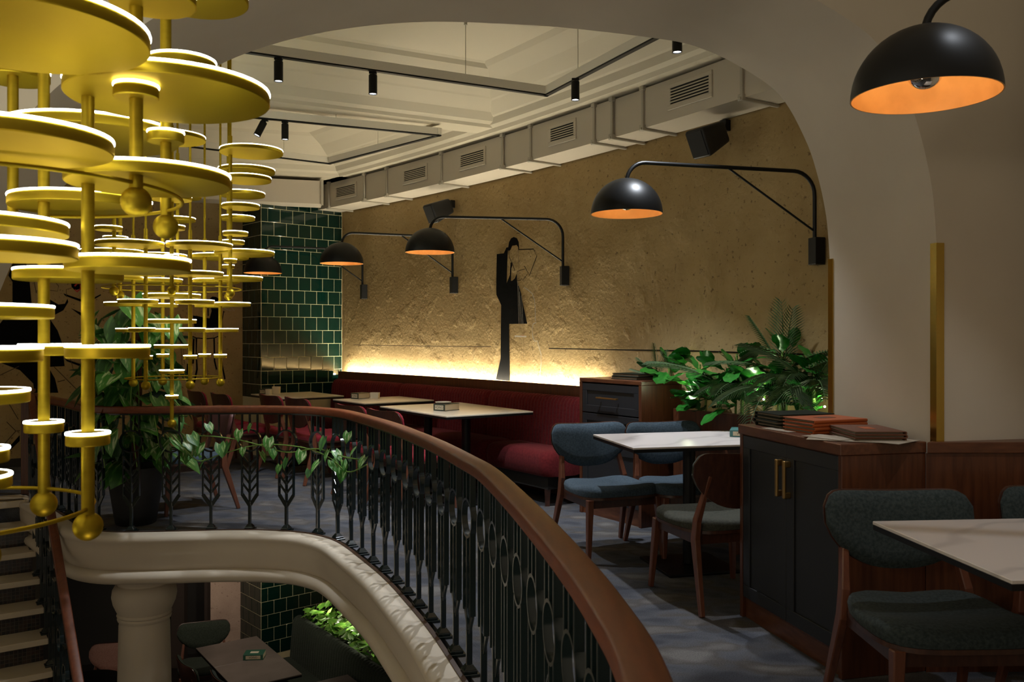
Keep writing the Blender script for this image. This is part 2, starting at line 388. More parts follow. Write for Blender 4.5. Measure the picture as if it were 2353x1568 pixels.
# arch wall: thick pier and basket arch that spans the balcony
arc = [(0,-.3),(0,.9),(0,1.5),(0,1.79),(.02,2.01),(.07,2.22),(.14,2.40),(.28,2.61),(.5,2.74),(.73,2.82),(.95,2.845),(1.39,2.86),(1.7,2.855),(2.01,2.84),(2.3,2.80),(2.59,2.73),(2.83,2.64),(3.01,2.54),(3.17,2.42),(3.39,2.23),(3.66,1.90),(3.81,1.58),(3.95,1.1),(4.0,.5),(4.0,LOW)]
ac = crom([(u,z,0) for u,z in arc[3:-2]], 6); ac = [Vector((0,-.3,0)), Vector((0,.9,0))]+ac+[Vector((4.0,LOW,0))]
aw = MB()
def AP(u, z, side):
    p = AQ+AD*u-AN*(AT if side else 0); return (p.x, p.y, z)
n = len(ac); TOP = 5.2
for side in (0, 1):
    base = len(aw.v)
    for c in ac: aw.v.append(AP(c.x, c.y, side))
    for c in ac: aw.v.append(AP(c.x, TOP, side))
    for i in range(n-1):
        if abs(ac[i].x-ac[i+1].x) > 1e-4: aw.f.append((base+i, base+i+1, base+n+i+1, base+n+i))
    b2 = len(aw.v); aw.v += [AP(0,-.3,side), AP(-1.6,-.3,side), AP(-1.6,TOP,side), AP(0,TOP,side), AP(4.0,LOW,side), AP(7,LOW,side), AP(7,TOP,side), AP(4.0,TOP,side)]
    aw.f += [(b2,b2+1,b2+2,b2+3), (b2+4,b2+5,b2+6,b2+7)]
for i in range(n-1): aw.f.append((i, i+1, 2*n+8+i+1, 2*n+8+i))
me = bpy.data.meshes.new('wall_arch'); me.from_pydata(aw.v, [], aw.f); me.shade_smooth(); me.set_sharp_from_angle(angle=math.radians(40)); me.materials.append(M['plaster'])
struct(obj('wall_arch', me))
# side wall out of frame on the right that carries the near lamp
sw = MB(); sw.box((2.42,1.3,2), (.15,4.6,6)); struct(sw.build('wall_side', M['plaster']))
# brass corner strips
def corner_strip(name, side):
    p = AQ-AN*(AT if side else 0); m = MB(); w = .032; t = .006
    sgn = 1 if side else -1
    m.prism([tuple(p+v) for v in (AD*t-AN*t*sgn, -AD*w-AN*t*sgn, -AD*w+AN*.002*sgn, Vector((0,0)), AD*.0+AN*w*sgn, AD*t+AN*w*sgn)], .955, 1.795)
    return struct(m.build(name, M['brass_trim']))
corner_strip('trim_4', 1); corner_strip('trim_5', 0)
# wood wainscot on the pier
wc = MB(); wc.prism([(1.7285,3.6335), (2.34,3.640), (2.34,3.85), (1.80,3.70)], 0, .915); struct(wc.build('wall_wainscot', M['wood_v']))
wk = MB(); wk.prism([(1.7285,3.624), (2.34,3.630), (2.34,3.86), (1.80,3.71)], .9155, .962); struct(wk.build('trim_6', M['wood_h'], bevel=.003))
# ------------------------------------------------------------------ ceiling
cl = MB(); cl.poly([(-9,3.4,3.65),(4,3.4,3.65),(4,12.5,3.65),(-9,12.5,3.65)]); struct(cl.build('ceiling', M['ceiling']))
def cornice(k): return [(o, z) for o, z in k]
dB = Vector((.886,.46)); B0 = Vector((-1.57,7.47))
bm_ = MB(); bprof = [(.25,3.66),(.25,3.56),(.17,3.54),(.17,3.51),(.08,3.44),(.05,3.36),(.02,3.36),(.0,3.3),(-.25,3.3),(-.27,3.325),(-.33,3.34),(-.40,3.40),(-.42,3.41),(-.56,3.47),(-.58,3.482),(-.72,3.54),(-.74,3.552),(-.90,3.61),(-.93,3.64),(-1.0,3.66)]
bm_.sweep(bprof, [tuple(B0-dB*5), tuple(B0+dB*2.9)]); struct(bm_.build('beam', M['ceiling']))
wcn = MB(); wcn.sweep([(-.05,3.66),(-.05,3.27),(.44,3.27),(.46,3.30),(.50,3.32),(.53,3.37),(.55,3.38),(.66,3.46),(.68,3.47),(.80,3.55),(.82,3.56),(.94,3.62),(1.0,3.66)], wpath(-.5,1.02,30))
struct(wcn.build('trim_7', M['ceiling']))
fcn = MB(); fcn.sweep([(-.3,3.66),(-.3,3.27),(.30,3.27),(.32,3.30),(.36,3.32),(.39,3.37),(.41,3.38),(.50,3.46),(.52,3.47),(.64,3.55),(.66,3.56),(.76,3.62),(.80,3.66)], [(-2.0,10.45),(-6.5,9.2)])
struct(fcn.build('trim_8', M['ceiling']))
# ------------------------------------------------------------------ tiled column with single tiles
TC = Vector((-2.94,10.2)); TR = Vector((.757,.653)); TL = Vector((-.66,.751)); PT = .1597; GA = .006
core = MB(); core.prism([tuple(TC-(TR+TL)*.0025), tuple(TC+TR*1.07-TL*.0025), tuple(TC+TR*1.07+TL*.62), tuple(TC+TL*.62-TR*.0025)], LOW, 3.3)
col_o = struct(core.build('wall_column', M['grout']))
tm = MB(); tm.box((PT/2, 0, PT/2), (PT-GA, .012, PT-GA)); tile_me = tm.mesh('tile', M['green_tile'], bevel=.002, seg=1)
def tile_face(dirv, length, rows, flip):
    ang = math.atan2(dirv.y, dirv.x)
    for r in rows:
        z = 2.598-r*PT; a = -PT*.5 if (r+flip) % 2 else 0.0
        while a < length-.01:
            x0 = max(a, 0); x1 = min(a+PT, length)
            if x1-x0 > .02:
                p = TC+dirv*x0
                o = obj('tile', tile_me, col_o); o.location = (p.x, p.y, z); o.rotation_euler = (random.gauss(0,.003), 0, ang+random.gauss(0,.003)); o.scale = ((x1-x0)/PT, 1, 1)
            a += PT
UP = list(range(-3, 13)); LO = list(range(21, 32))
tile_face(TR, 1.065, UP, 0); tile_face(TR, 1.065, LO, 0)
tile_face(TL, .60, UP, 1); tile_face(TL, .60, LO, 1)
# lower floor: plaster pier, dark glazed doors, back wall
pr = MB(); pr.prism([(-3.62,10.45),(-3.3,10.62),(-3.3,11.1),(-3.62,11.0)], LOW, -.3); struct(pr.build('wall_pier', M['pink_stone']))
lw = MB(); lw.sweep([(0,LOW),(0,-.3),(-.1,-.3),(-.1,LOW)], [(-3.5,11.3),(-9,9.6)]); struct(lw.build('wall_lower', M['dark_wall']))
for i, x in enumerate((405, 482)):
    p = dp(x, 1400, 10.6); d = MB(); d.box((p.x, 10.7, LOW+1.15), (.16,.12,2.3)); 
    struct(d.build('door_%d' % (i+1), M['door_frame']))
d3 = MB(); d3.box((-4.75,8.0,LOW+1.1), (.10,.14,2.2)); d3.box((-4.45,8.05,LOW+1.1), (.10,.14,2.2)); d3.box((-4.6,8.05,LOW+2.15), (.4,.14,.1))
struct(d3.build('door_3', M['door_frame']))
# ------------------------------------------------------------------ white column under the balcony
cb = thing('column', 'round white plaster column with a bulging capital under the balcony', 'column', (-2.71,6.42,LOW))
hz = -.348-LOW
m = MB(); m.lathe([(0,0),(0.2021,0),(0.1935,hz-1.2),(0.1763,hz-.36),(0.1703,hz-.33),(0.1823,hz-.325),(0.1875,hz-.31),(0.1823,hz-.297),(0.1720,hz-.292),(0,hz-.292)], 48); m.build('shaft', M['plaster'], cb, smooth=40)
m = MB(); m.lathe([(0,hz-.30),(0.1763,hz-.30),(0.1909,hz-.285),(0.1849,hz-.268),(0.1935,hz-.25),(0.2150,hz-.20),(0.2253,hz-.15),(0.2193,hz-.10),(0.2021,hz-.07),(0.1849,hz-.06),(0.1849,hz-.045),(0.1978,hz-.03),(0.2021,hz),(0,hz)], 48); m.build('capital', M['plaster'], cb, smooth=35)
# ------------------------------------------------------------------ staircase
stc = thing('staircase', 'curving stair with cream marble treads and black mosaic risers', 'staircase', (-4.16,7.43,LOW))
R0 = Vector((-4.16,7.43)); RISE = .1656; RUN = .242
def quad_uv(name, pts, w, h, matl, parent):
    me = bpy.data.meshes.new(name); me.from_pydata([tuple(p) for p in pts], [], [(0,1,2,3)])
    uv = me.uv_layers.new(); 
    for i, c in enumerate(((0,0),(w,0),(w,h),(0,h))): uv.data[i].uv = c
    me.materials.append(matl); return obj(name, me, parent, True)
SDIR = []
for k in range(0, 16):
    p = R0+D*(RUN*k)
    wdt = 1.9; z = -RISE*k
    if k > 0:
        m = MB(); o = p-D*(RUN+.02); m.obox((o.x+(-A.x)*.03, o.y+(-A.y)*.03, z-.045), (A.x*wdt, A.y*wdt, 0), (D.x*(RUN+.045), D.y*(RUN+.045), 0), (0,0,.045))
        m.build('tread', M['tread'], stc, world=True, bevel=.006)
    else:
        m = MB(); o = p-D*.1; m.obox((o.x, o.y, z-.045), (A.x*wdt, A.y*wdt, 0), (D.x*.125, D.y*.125, 0), (0,0,.057)); m.build('tread', M['tread'], stc, world=True, bevel=.006)
    a0 = p; a1 = p+A*wdt; zz = z-.045
    quad_uv('riser', [(a1.x,a1.y,zz-RISE+.045),(a0.x,a0.y,zz-RISE+.045),(a0.x,a0.y,zz),(a1.x,a1.y,zz)], wdt, RISE-.045, M['mosaic'], stc)
# ------------------------------------------------------------------ wall paintings (flat paint on the stucco)
def strip(m, pts, w):
    """ribbon of width w along points that lie on a wall"""
    pts = [Vector(p) for p in pts]; L = []; R = []
    for i, p in enumerate(pts):
        t = (pts[min(i+1,len(pts)-1)]-pts[max(i-1,0)]).normalized(); nn = Vector((p.x*.0, 0, 1))
        h = Vector((t.x, t.y, 0)); side = Vector((-t.z*(h.x/(h.length+1e-9)), -t.z*(h.y/(h.length+1e-9)), h.length)) if h.length > 1e-5 else None
        if side is None: side = WTAN.copy()
        side.normalize(); L.append(p+side*w/2); R.append(p-side*w/2)
    n = len(m.v); k = len(pts); m.v += [tuple(p) for p in L+R]
    for i in range(k-1): m.f.append((n+i, n+i+1, n+k+i+1, n+k+i))
WTAN = Vector((-.6,.8,0))
def painting(name, label, shapes, conv, base):
    t = thing(name, label, 'mural', base)
    names = {'paint_black':'black_shape','paint_line':'thin_line','paint_white':'pale_outline','paint_red':'red_accent','paint_grey':'taupe_line'}
    for kind, k_, pts, w in shapes:
        m = MB(); P = [conv(x, y, .003 if k_ == 'paint_black' else .0045) for x, y in pts]
        if kind == 'p': m.poly(P)
        else: strip(m, P, w)
        me = bpy.data.meshes.new(names[k_]); me.from_pydata(m.v, [], m.f); me.materials.append(M[k_])
        obj(names[k_], me, t, True)
    return t
def Z(ox, oy, s): return lambda L: [(ox+x/s, oy+y/s) for x, y in L]
z1 = Z(1080, 520, 4.125)
B = 'paint_black'
bass = [('p',B,z1([(253,265),(320,257),(345,203),(362,200),(356,260),(347,540),(378,462),(384,345),(395,345),(402,372),(392,400),(388,520),(402,516),(425,495),(443,450),(445,510),(452,565),(462,565),(485,640),(500,730),(543,925),(372,928),(378,1470),(245,1454),(290,1255),(295,748),(250,650),(248,600)]),0),
 ('p',B,z1([(362,200),(370,150),(390,115),(415,102),(445,115),(462,150),(466,215),(458,232),(455,195),(440,178),(430,182),(400,185),(390,205),(385,222),(368,235),(357,225)]),0),
 ('l',B,z1([(462,222),(602,217),(633,283),(563,468),(516,378)]),.009), ('l',B,z1([(367,235),(372,290),(395,345)]),.006), ('l',B,z1([(398,345),(424,418)]),.007),
 ('l',B,z1([(522,405),(447,428),(441,512),(478,514),(490,497),(500,514),(545,450)]),.005), ('l',B,z1([(440,70),(470,66)]),.004),
 ('l','paint_grey',z1([(438,110),(440,70)]),.003),('l','paint_grey',z1([(470,66),(474,125)]),.003),('l','paint_grey',z1([(455,220),(425,355),(395,340)]),.003),('l','paint_grey',z1([(455,230),(464,500)]),.006),
 ('l','paint_white',z1([(450,520),(464,928)]),.003),('l','paint_white',z1([(462,560),(476,928)]),.003),('l','paint_white',z1([(470,620),(490,928)]),.003),('l','paint_white',z1([(487,660),(503,928)]),.003),
 ('l','paint_line',z1([(468,930),(472,1180)]),.002),('l','paint_line',z1([(480,930),(490,1280)]),.002),('l','paint_line',z1([(503,930),(508,1250)]),.002),
 ('l','paint_white',z1([(424,1043),(534,1047)]),.014),('l','paint_red',z1([(430,1042),(510,1040)]),.008),
 ('l','paint_white',z1([(512,580),(550,605),(590,640),(612,700),(618,790),(618,890),(628,912),(600,925),(588,970),(592,1040),(610,1090),(640,1090),(655,1150),(675,1220),(675,1300),(665,1380),(652,1490)]),.0085),
 ('l','paint_line',[(812,793),(970,795.5),(1128,797)],.007),('l',B,[(1261,801),(1400,804),(1550,806),(1600,807),(1750,812),(1915,816)],.009)]
bw = wpt(1160, 870)
painting('wall_painting', 'black mural of a suited double bass player on the ochre stucco', bass, wpt, (bw.x, bw.y, .98))
z2 = Z(0, 480, 2.6125); z3 = Z(160, 600, 5.226)
WTAN = Vector((MT.x, MT.y, 0))
dance = [('p',B,z2([(75,330),(95,300),(150,290),(175,400),(178,440),(195,620),(232,560),(300,545),(350,575),(390,570),(405,540),(410,560),(380,610),(295,655),(345,730),(370,800),(388,945),(290,950),(330,1020),(350,1105),(205,1105),(200,1050),(120,970),(-60,900),(-60,720),(0,690),(75,590),(75,440),(50,400)]),0),
 ('p',B,z2([(118,1360),(100,1380),(10,1480),(40,1470),(118,1395)]),0), ('p',B,z2([(425,430),(485,432),(480,480),(450,490),(430,470)]),0),
 ('p',B,z2([(380,508),(490,545),(490,560),(390,522)]),0),('p',B,z2([(425,597),(490,625),(495,650)]),0),('p',B,z2([(550,540),(605,513),(606,520),(552,552)]),0),('p',B,z2([(365,860),(400,905),(490,935),(490,950),(400,915)]),0),
 ('l','paint_line',z2([(0,1000),(115,945)]),.008),('l','paint_line',z2([(0,1080),(110,1265)]),.008),('l','paint_line',z2([(325,950),(495,1120)]),.008),('l','paint_line',z2([(345,1040),(390,1028)]),.01),('l','paint_line',z2([(45,1130),(95,1115)]),.01),
 ('l','paint_line',z2([(40,1280),(95,1335),(120,1332)]),.008),('l','paint_line',z2([(95,1335),(20,1420)]),.008),('l','paint_line',z2([(420,890),(440,965),(490,975)]),.006),('l','paint_line',z2([(205,440),(218,505),(240,510)]),.006),('l','paint_line',z2([(298,430),(320,425),(352,465),(345,495),(298,490)]),.006),
 ('l','paint_line',z2([(430,475),(398,485),(398,530)]),.006),
 ('p','paint_red',z2([(205,412),(240,418),(235,436),(206,436)]),0),('l','paint_red',z2([(448,465),(462,450),(482,450),(484,480),(462,498),(450,485)]),.016)]
bw = mpt(80, 900)
painting('wall_painting', 'black mural of a bowing dancer in a swirling coat with red lips', dance, mpt, (bw.x, bw.y, .02))
sit = [('p',B,z3([(1480,655),(1540,663),(1620,680),(1680,690),(1705,600),(1682,500),(1690,445),(1715,427),(1760,432),(1792,455),(1762,500),(1790,560),(1825,600),(1838,760),(1838,835),(1800,848),(1530,845),(1500,800)]),0),
 ('p',B,z3([(1740,195),(1780,185),(1800,200),(1795,215),(1745,212)]),0),
 ('l',B,z3([(1475,905),(1520,925),(1640,935),(1740,925),(1785,905)]),.012),('l',B,z3([(1490,930),(1480,1230),(1420,1240),(1410,1360),(1380,1390)]),.022),('l',B,z3([(1522,930),(1530,1300),(1495,1465)]),.020),('l',B,z3([(1735,930),(1740,1200),(1765,1305)]),.018),
 ('l',B,z3([(1815,1080),(1830,1250),(1865,1420)]),.018),('p',B,z3([(1285,1325),(1350,1255),(1345,1345)]),0),('l',B,z3([(1660,500),(1665,660)]),.012),('l',B,z3([(1850,600),(1830,720)]),.010),
 ('l','paint_line',z3([(1330,640),(1325,850),(1350,1250)]),.005),('l','paint_line',z3([(1350,850),(1380,1240),(1345,1250)]),.004),('l','paint_grey',z3([(1540,350),(1620,340),(1830,330)]),.004),('l','paint_white',z3([(1800,440),(1900,500),(1980,600),(1900,590),(1850,560)]),.006)]
bw = mpt(480, 880)
painting('wall_painting', 'black mural of a figure seated on a slim legged stool', sit, mpt, (bw.x, bw.y, .4))

# ------------------------------------------------------------------ chandeliers
RADII = [.0415,.080,.120,.160,.200]
disc_me = {}; rim_me = {}
def get_disc(r):
    if r not in disc_me:
        m = MB(); m.lathe([(0,-.027),(r-.002,-.027),(r,-.025),(r,-.0085),(r-.0015,-.0048),(r-.0068,-.0048),(r-.0068,-.0006),(0,-.0006)], 56); disc_me[r] = m.mesh('disc', M['brass'], smooth=35)
        m = MB(); m.lathe([(r-.0065,-.0048),(r+.0006,-.0048),(r+.0010,-.002),(r+.0002,0),(r-.0065,0),(r-.0065,-.0048)], 56); rim_me[r] = m.mesh('light_rim', M['led'], smooth=35)
    return disc_me[r], rim_me[r]
m = MB(); m.lathe([(0,.029)]+[(.029*math.sin(a*math.pi/12), .029*math.cos(a*math.pi/12)) for a in range(1,12)]+[(0,-.029)], 24); ball_me = m.mesh('ball', M['brass'], smooth=60)
def add_rod(root, x, y, zb, out, first, radii, top, centred=False, step=.1775):
    b = root.location
    obj('ball', ball_me, root, loc=(x-b.x, y-b.y, zb-.036-b.z))
    zt = zb+first+step*(len(radii)-1)+.10
    m = MB(); m.tube([(0,0,zb-.012), (0,0,zt)], .0125, 16); m.tube([(0,0,zt), (0,0,top)], .0075, 12); m.tube([(0,0,zb-.02),(0,0,zb-.008)], .008, 10)
    r = m.build('rod', M['brass'], root, smooth=40); r.location = (x-b.x, y-b.y, -b.z)
    for i, rr in enumerate(radii):
        dm, rm = get_disc(rr); e = 0 if centred else rr-.0415
        d = obj('disc', dm, root, loc=(x+out[0]*e-b.x, y+out[1]*e-b.y, zb+first+step*i-b.z))
        obj('light_rim', rm, d)
def add_ring(root, c, R, z):
    b = root.location; m = MB(); m.tube([(c[0]+R*math.cos(a*math.pi/36), c[1]+R*math.sin(a*math.pi/36), z) for a in range(72)], .0042, 8, True)
    o = m.build('ring', M['brass'], root, smooth=60); o.location = -b
def chandelier(label, low, lowang, centre, up, upang, top, canopy):
    root = thing('chandelier', label, 'chandelier', (canopy[0], canopy[1], top), group=None)
    (lx, ly, lz, lr), (ux, uy, uz, ur) = low, up
    for a in lowang:
        a = math.radians(a); d = (math.cos(a), math.sin(a)); add_rod(root, lx+lr*d[0], ly+lr*d[1], lz, d, .157, RADII, top)
    for a in upang:
        a = math.radians(a); d = (math.cos(a), math.sin(a)); add_rod(root, ux+ur*d[0], uy+ur*d[1], uz, d, .19, RADII, top)
    add_rod(root, centre[0], centre[1], centre[2], (1,0), .155, [.0415,.080,.112,.156,.183], top, True, .17)
    add_ring(root, (lx,ly), lr, lz); add_ring(root, (ux,uy), ur, uz)
    m = MB(); m.lathe([(0,-.03),(.55,-.03),(.55,0),(0,0)], 48); m.build('canopy', M['brass'], root, smooth=35)
    return root
chandelier('large brass chandelier of lit discs beside the white column, over the stairwell', (-1.16,1.7225,1.05,.30), (75,10,-40,130,190,250), (-1.09,1.74,.80), (-1.067,1.80,1.698,.36), (-19,46.7,115,-79,-139,175), 4.6, (-1.1,1.76))
chandelier('brass chandelier of lit discs hanging in front of the potted vine', (-2.28,5.86,1.126,.30), (18.5,68,124.7,169,258,311), (-2.29,5.86,.855), (-2.28,5.86,1.727,.44), (54.8,107.6,162.3,239,290,344), 3.65, (-2.28,5.86))

# ------------------------------------------------------------------ wall lamps
def wall_lamp(label, px, py, dx, dy, zoff=0, on=10.0):
    """plate at (px,py), dome centre at (dx,dy)"""
    t = thing('wall_lamp', label, 'lamp', (px,py,1.86), 0, 'black dome wall lamps')
    d = Vector((dx-px, dy-py, 0)); L = d.length; u = d/L; n = Vector((-u.y,u.x,0)); zA = 2.448-1.86; rim = 2.135-1.86; r = .214
    wd = Vector((0,0,1))
    m = MB(); m.obox(n*-.041+u*.0, n*.082, u*.07, (0,0,.172)); m.build('mount_plate', M['black_metal'], t, bevel=.003)
    arm = [u*.05+wd*.16, u*.05+wd*(zA-.16)]+[u*(.05+.15*(1-math.cos(a)))+wd*(zA-.15+.15*math.sin(a)) for a in [i*math.pi/16 for i in range(1,9)]]
    arm += [u*(L-.12+.12*math.sin(a))+wd*(zA-.12+.12*math.cos(a)) for a in [i*math.pi/16 for i in range(0,9)]]+[u*L+wd*(rim+r-.005)]
    m = MB(); m.tube(arm, .0125, 12); m.build('arm', M['black_metal'], t, smooth=50)
    m = MB(); m.tube([u*.055+wd*.215, u*(L*.50)+wd*zA], .007, 8); m.build('brace', M['black_metal'], t, smooth=50)
    N = 14; out = [(r*math.sin(a), rim+r*math.cos(a)) for a in [i*math.pi/2/N for i in range(N+1)]]
    m = MB(); m.lathe([(max(x,1e-4),z) for x,z in out], 48, u*L); sh = m.build('shade', M['black_metal'], t, smooth=60)
    inn = [((r-.004)*math.sin(a), rim+(r-.004)*math.cos(a)) for a in [i*math.pi/2/N for i in range(N+1)]]
    m = MB(); m.lathe([(max(x,1e-4),z) for x,z in inn]+[(r,rim)], 48, u*L); me_ = m.mesh('shade_lining', M['shade_in'], 60); obj('shade_lining', me_, sh)
    bz = rim+.075
    m = MB(); m.lathe([(.001,bz-.052)]+[(.052*math.sin(a), bz-.052*math.cos(a)) for a in [i*math.pi/12 for i in range(1,10)]]+[(.018,bz+.09),(.018,rim+r-.01)], 24, u*L); bo = m.build('bulb', M['bulb'], t, smooth=50); bo['label'] = 'silver crowned light bulb'
    for k in range(3):
        a = 2*math.pi*k/3; lamp('lamp_glow', 'POINT', (px+u.x*L+.058*math.cos(a), py+u.y*L+.058*math.sin(a), 1.86+rim+.125), on, (1,.76,.43), .012)
    return t
def lamp_at(label, xplate, xdome, Yd):
    p = wxy(ws_px(xplate), .005); wall_lamp(label, p.x, p.y, (xdome-CX)/FP*Yd, Yd, on=.30)
lamp_at('black dome wall lamp beside the pier, nearest the palm fronds', 1889, 1440, 5.2)
lamp_at('black dome wall lamp whose plate is right of the painted bass player', 1307, 988, 7.56)
lamp_at('black dome wall lamp whose plate is left of the painted bass player', 1051, 785, 8.7)
lamp_at('black dome wall lamp hanging in front of the green tiled column', 843, 604, 10.0)
wall_lamp('large black dome lamp in front of the white pier, silver bulb showing', 2.345, 2.40, 1.262, 2.66, on=.34)

# ------------------------------------------------------------------ loudspeakers
def speaker(label, x, y, cx_, cy_, Y):
    w = wpt(x, y, .0); c = wpt(cx_, cy_, .24)
    t = thing('loudspeaker', label, 'speaker', w)
    s = ws_px(x); tn = wang(s); n = Vector((-tn.y, tn.x, 0))
    m = MB(); m.obox(Vector((tn.x,tn.y,0))*-.03+Vector((0,0,-.04)), Vector((tn.x,tn.y,0))*.06, n*.05, (0,0,.08)); m.bar([n*.03, (c-w)], (.03,.03)); m.build('bracket', M['black_metal'], t, bevel=.003)
    f = (n*.75+Vector((tn.x,tn.y,0))*.15+Vector((-.25,-.35,-.55))).normalized(); up = Vector((0,0,1)); r = f.cross(up).normalized(); up = r.cross(f)
    b = MB(); o = c-w
    rings = []
    for k, (dd, sc) in enumerate(((-.13,.72),(.13,1.0))):
        rings.append([o+f*dd+r*a*.088*sc+up*bb_*.105*sc for a, bb_ in ((-1,-1),(1,-1),(1,1),(-1,1))])
    b.loft(rings); b.build('cabinet', M['black_plastic'], t, bevel=.022, seg=3, smooth=50)
    g = MB(); oo = o+f*.131; g.obox(oo-r*.072-up*.088, r*.144, up*.176, f*.004); g.build('grille', M['dark_slot'], t, bevel=.001)
    return t
speaker('black wall speaker tilted down near the pier, under the widest duct', 1672, 290, 1630, 318, 5.75)
speaker('black wall speaker tilted down above the painted bass player', 1042, 470, 1010, 483, 8.45)

# ------------------------------------------------------------------ air duct
DZ0, DZ1, DO = 2.96, 3.255, .335
duct = thing('air_duct', 'white rectangular ceiling air duct running along the stucco wall', 'air duct', (*wxy(.4,.17), DZ0))
fl_px = [726, 757, 838, 890, 1016, 1156, 1221, 1367, 1408, 1479, 1707, 1800]
sx = [ws_px(x, DO) for x in fl_px]
def dsec(s0, s1, o0, o1, name='section', g0=0, g1=0):
    m = MB(); m.sweep([(o0,DZ0+g0),(o1,DZ0+g0),(o1,DZ1),(o0,DZ1)], [tuple(p) for p in wpath(s0,s1,4)])
    return m.build(name, M['duct'], duct, world=True)
grow = {726:.0, 757:.0, 838:.012, 890:.0, 1016:.0, 1156:.014, 1221:.0, 1367:.0, 1408:.012, 1479:.0, 1707:.0}
for i in range(len(sx)-1):
    dsec(sx[i+1]+.0003, sx[i]-.0003, .02, DO-grow[fl_px[i]])
dsec(-.35, sx[-1], .02, DO)
for x, s in zip(fl_px, sx):
    p = wxy(s); tn = wang(s); T3 = Vector((tn.x,tn.y,0)); N3 = Vector((-tn.y,tn.x,0)); P3 = Vector((p.x,p.y,0)); w = .024
    m = MB(); q = .018
    m.obox(P3-T3*w/2+N3*(DO)+Vector((0,0,DZ0-q)), T3*w, N3*q, (0,0,DZ1-DZ0+q*1.6))
    m.obox(P3-T3*w/2+N3*.0+Vector((0,0,DZ0-q)), T3*w, N3*(DO+q+.02), (0,0,q))
    m.obox(P3-T3*w*.9+N3*(DO-.012)+Vector((0,0,DZ0-q*1.2)), T3*w*1.8, N3*(q*2.2), (0,0,q*2.4))
    m.obox(P3-T3*w*.9+N3*(DO-.012)+Vector((0,0,DZ1-q*1.0)), T3*w*1.8, N3*(q*2.2), (0,0,q*2.0))
    m.build('flange', M['duct_seam'], duct, world=True, bevel=.003, seg=1)
def vent(xa, xb, za, zb):
    s0 = ws_px(xa, DO); s1 = ws_px(xb, DO); a = wxy(s0, DO); b = wxy(s1, DO); T = (b-a); Lw = T.length; T.normalize(); T3 = Vector((T.x,T.y,0)); N3 = Vector((-T.y,T.x,0)); P3 = Vector((a.x,a.y,0))
    fw = .03
    m = MB()
    m.obox(P3+Vector((0,0,za)), T3*Lw, N3*.012, (0,0,fw)); m.obox(P3+Vector((0,0,zb-fw)), T3*Lw, N3*.012, (0,0,fw))
    m.obox(P3+Vector((0,0,za+fw)), T3*fw, N3*.012, (0,0,zb-za-2*fw)); m.obox(P3+T3*(Lw-fw)+Vector((0,0,za+fw)), T3*fw, N3*.012, (0,0,zb-za-2*fw))
    v = m.build('vent', M['duct'], duct, world=True, bevel=.002, seg=1)
    m = MB(); m.obox(P3+T3*fw+N3*.001+Vector((0,0,za+fw)), T3*(Lw-2*fw), N3*.002, (0,0,zb-za-2*fw)); m.build('vent_opening', M['dark_slot'], v, world=True)
    h = (zb-za-2*fw); k = 6
    for i in range(k):
        z = za+fw+h*(i+.1)/k
        m = MB(); m.obox(P3+T3*fw+N3*.004+Vector((0,0,z)), T3*(Lw-2*fw), N3*.008+Vector((0,0,-h/k*.25)), Vector((0,0,h/k*.42))); m.build('slat', M['duct'], v, world=True)
vent(820, 771, 3.03, 3.20); vent(983, 926, 3.03, 3.20); vent(1117, 1056, 3.03, 3.205); vent(1325, 1262, 3.03, 3.205); vent(1638, 1536, 3.03, 3.215)
m = MB(); m.obox((-2.22,10.20,DZ0), (-2.4,-.72,0), (-.09,.3,0), (0,0,.27)); m.build('section', M['duct'], duct, world=True)
for k in (0.0, .55):
    p = Vector((-2.22,10.20,DZ0))+Vector((-2.4,-.72,0))*k; m = MB(); m.obox(p+Vector((.01,-.015,-.015)), (-.024,-.007,0), (0,.02,0), (0,0,.30)); m.build('flange', M['duct_seam'], duct, world=True)

# ------------------------------------------------------------------ suspended tracks and spotlights
def track(label, pts, z, wires):
    t = thing('light_track', label, 'light track', (pts[0][0], pts[0][1], z))
    for (a, b) in zip(pts, pts[1:]):
        a = Vector(a); b = Vector(b); u = (b-a).normalized(); a2 = a-u*.018; b2 = b+u*.018; n = Vector((-u.y,u.x))
        m = MB(); m.obox((a2.x-n.x*.02, a2.y-n.y*.02, z+.008), ((b2-a2).x,(b2-a2).y,0), (n.x*.04,n.y*.04,0), (0,0,.06)); m.build('profile', M['track_white'], t, world=True)
        m = MB(); m.obox((a2.x-n.x*.017, a2.y-n.y*.017, z-.002), ((b2-a2).x,(b2-a2).y,0), (n.x*.034,n.y*.034,0), (0,0,.012)); m.build('power_rail', M['black_metal'], t, world=True)
    for (x, y) in wires:
        m = MB(); m.tube([(x,y,z+.07),(x,y,3.65)], .0025, 6); m.lathe([(.001,3.62),(.012,3.62),(.012,3.65),(.001,3.65)], 10, (x,y,0)); m.build('suspension_wire', M['cable'], t, world=True)
    return t
T1 = [(-3.4,4.64),(.255,6.49),(1.14,4.70)]
track('suspended white track with black rail in the coffer by the arch', T1, 3.2, [(-.33,6.19),(.46,6.07),(-2.2,5.25)])
T2 = [(-3.3,6.64),(-.655,7.78),(-1.90,9.05),(-3.6,7.86)]
track('suspended white track with black rail in the far coffer', T2, 3.2, [(-1.5,7.42),(-1.3,8.44),(-2.3,8.77)])
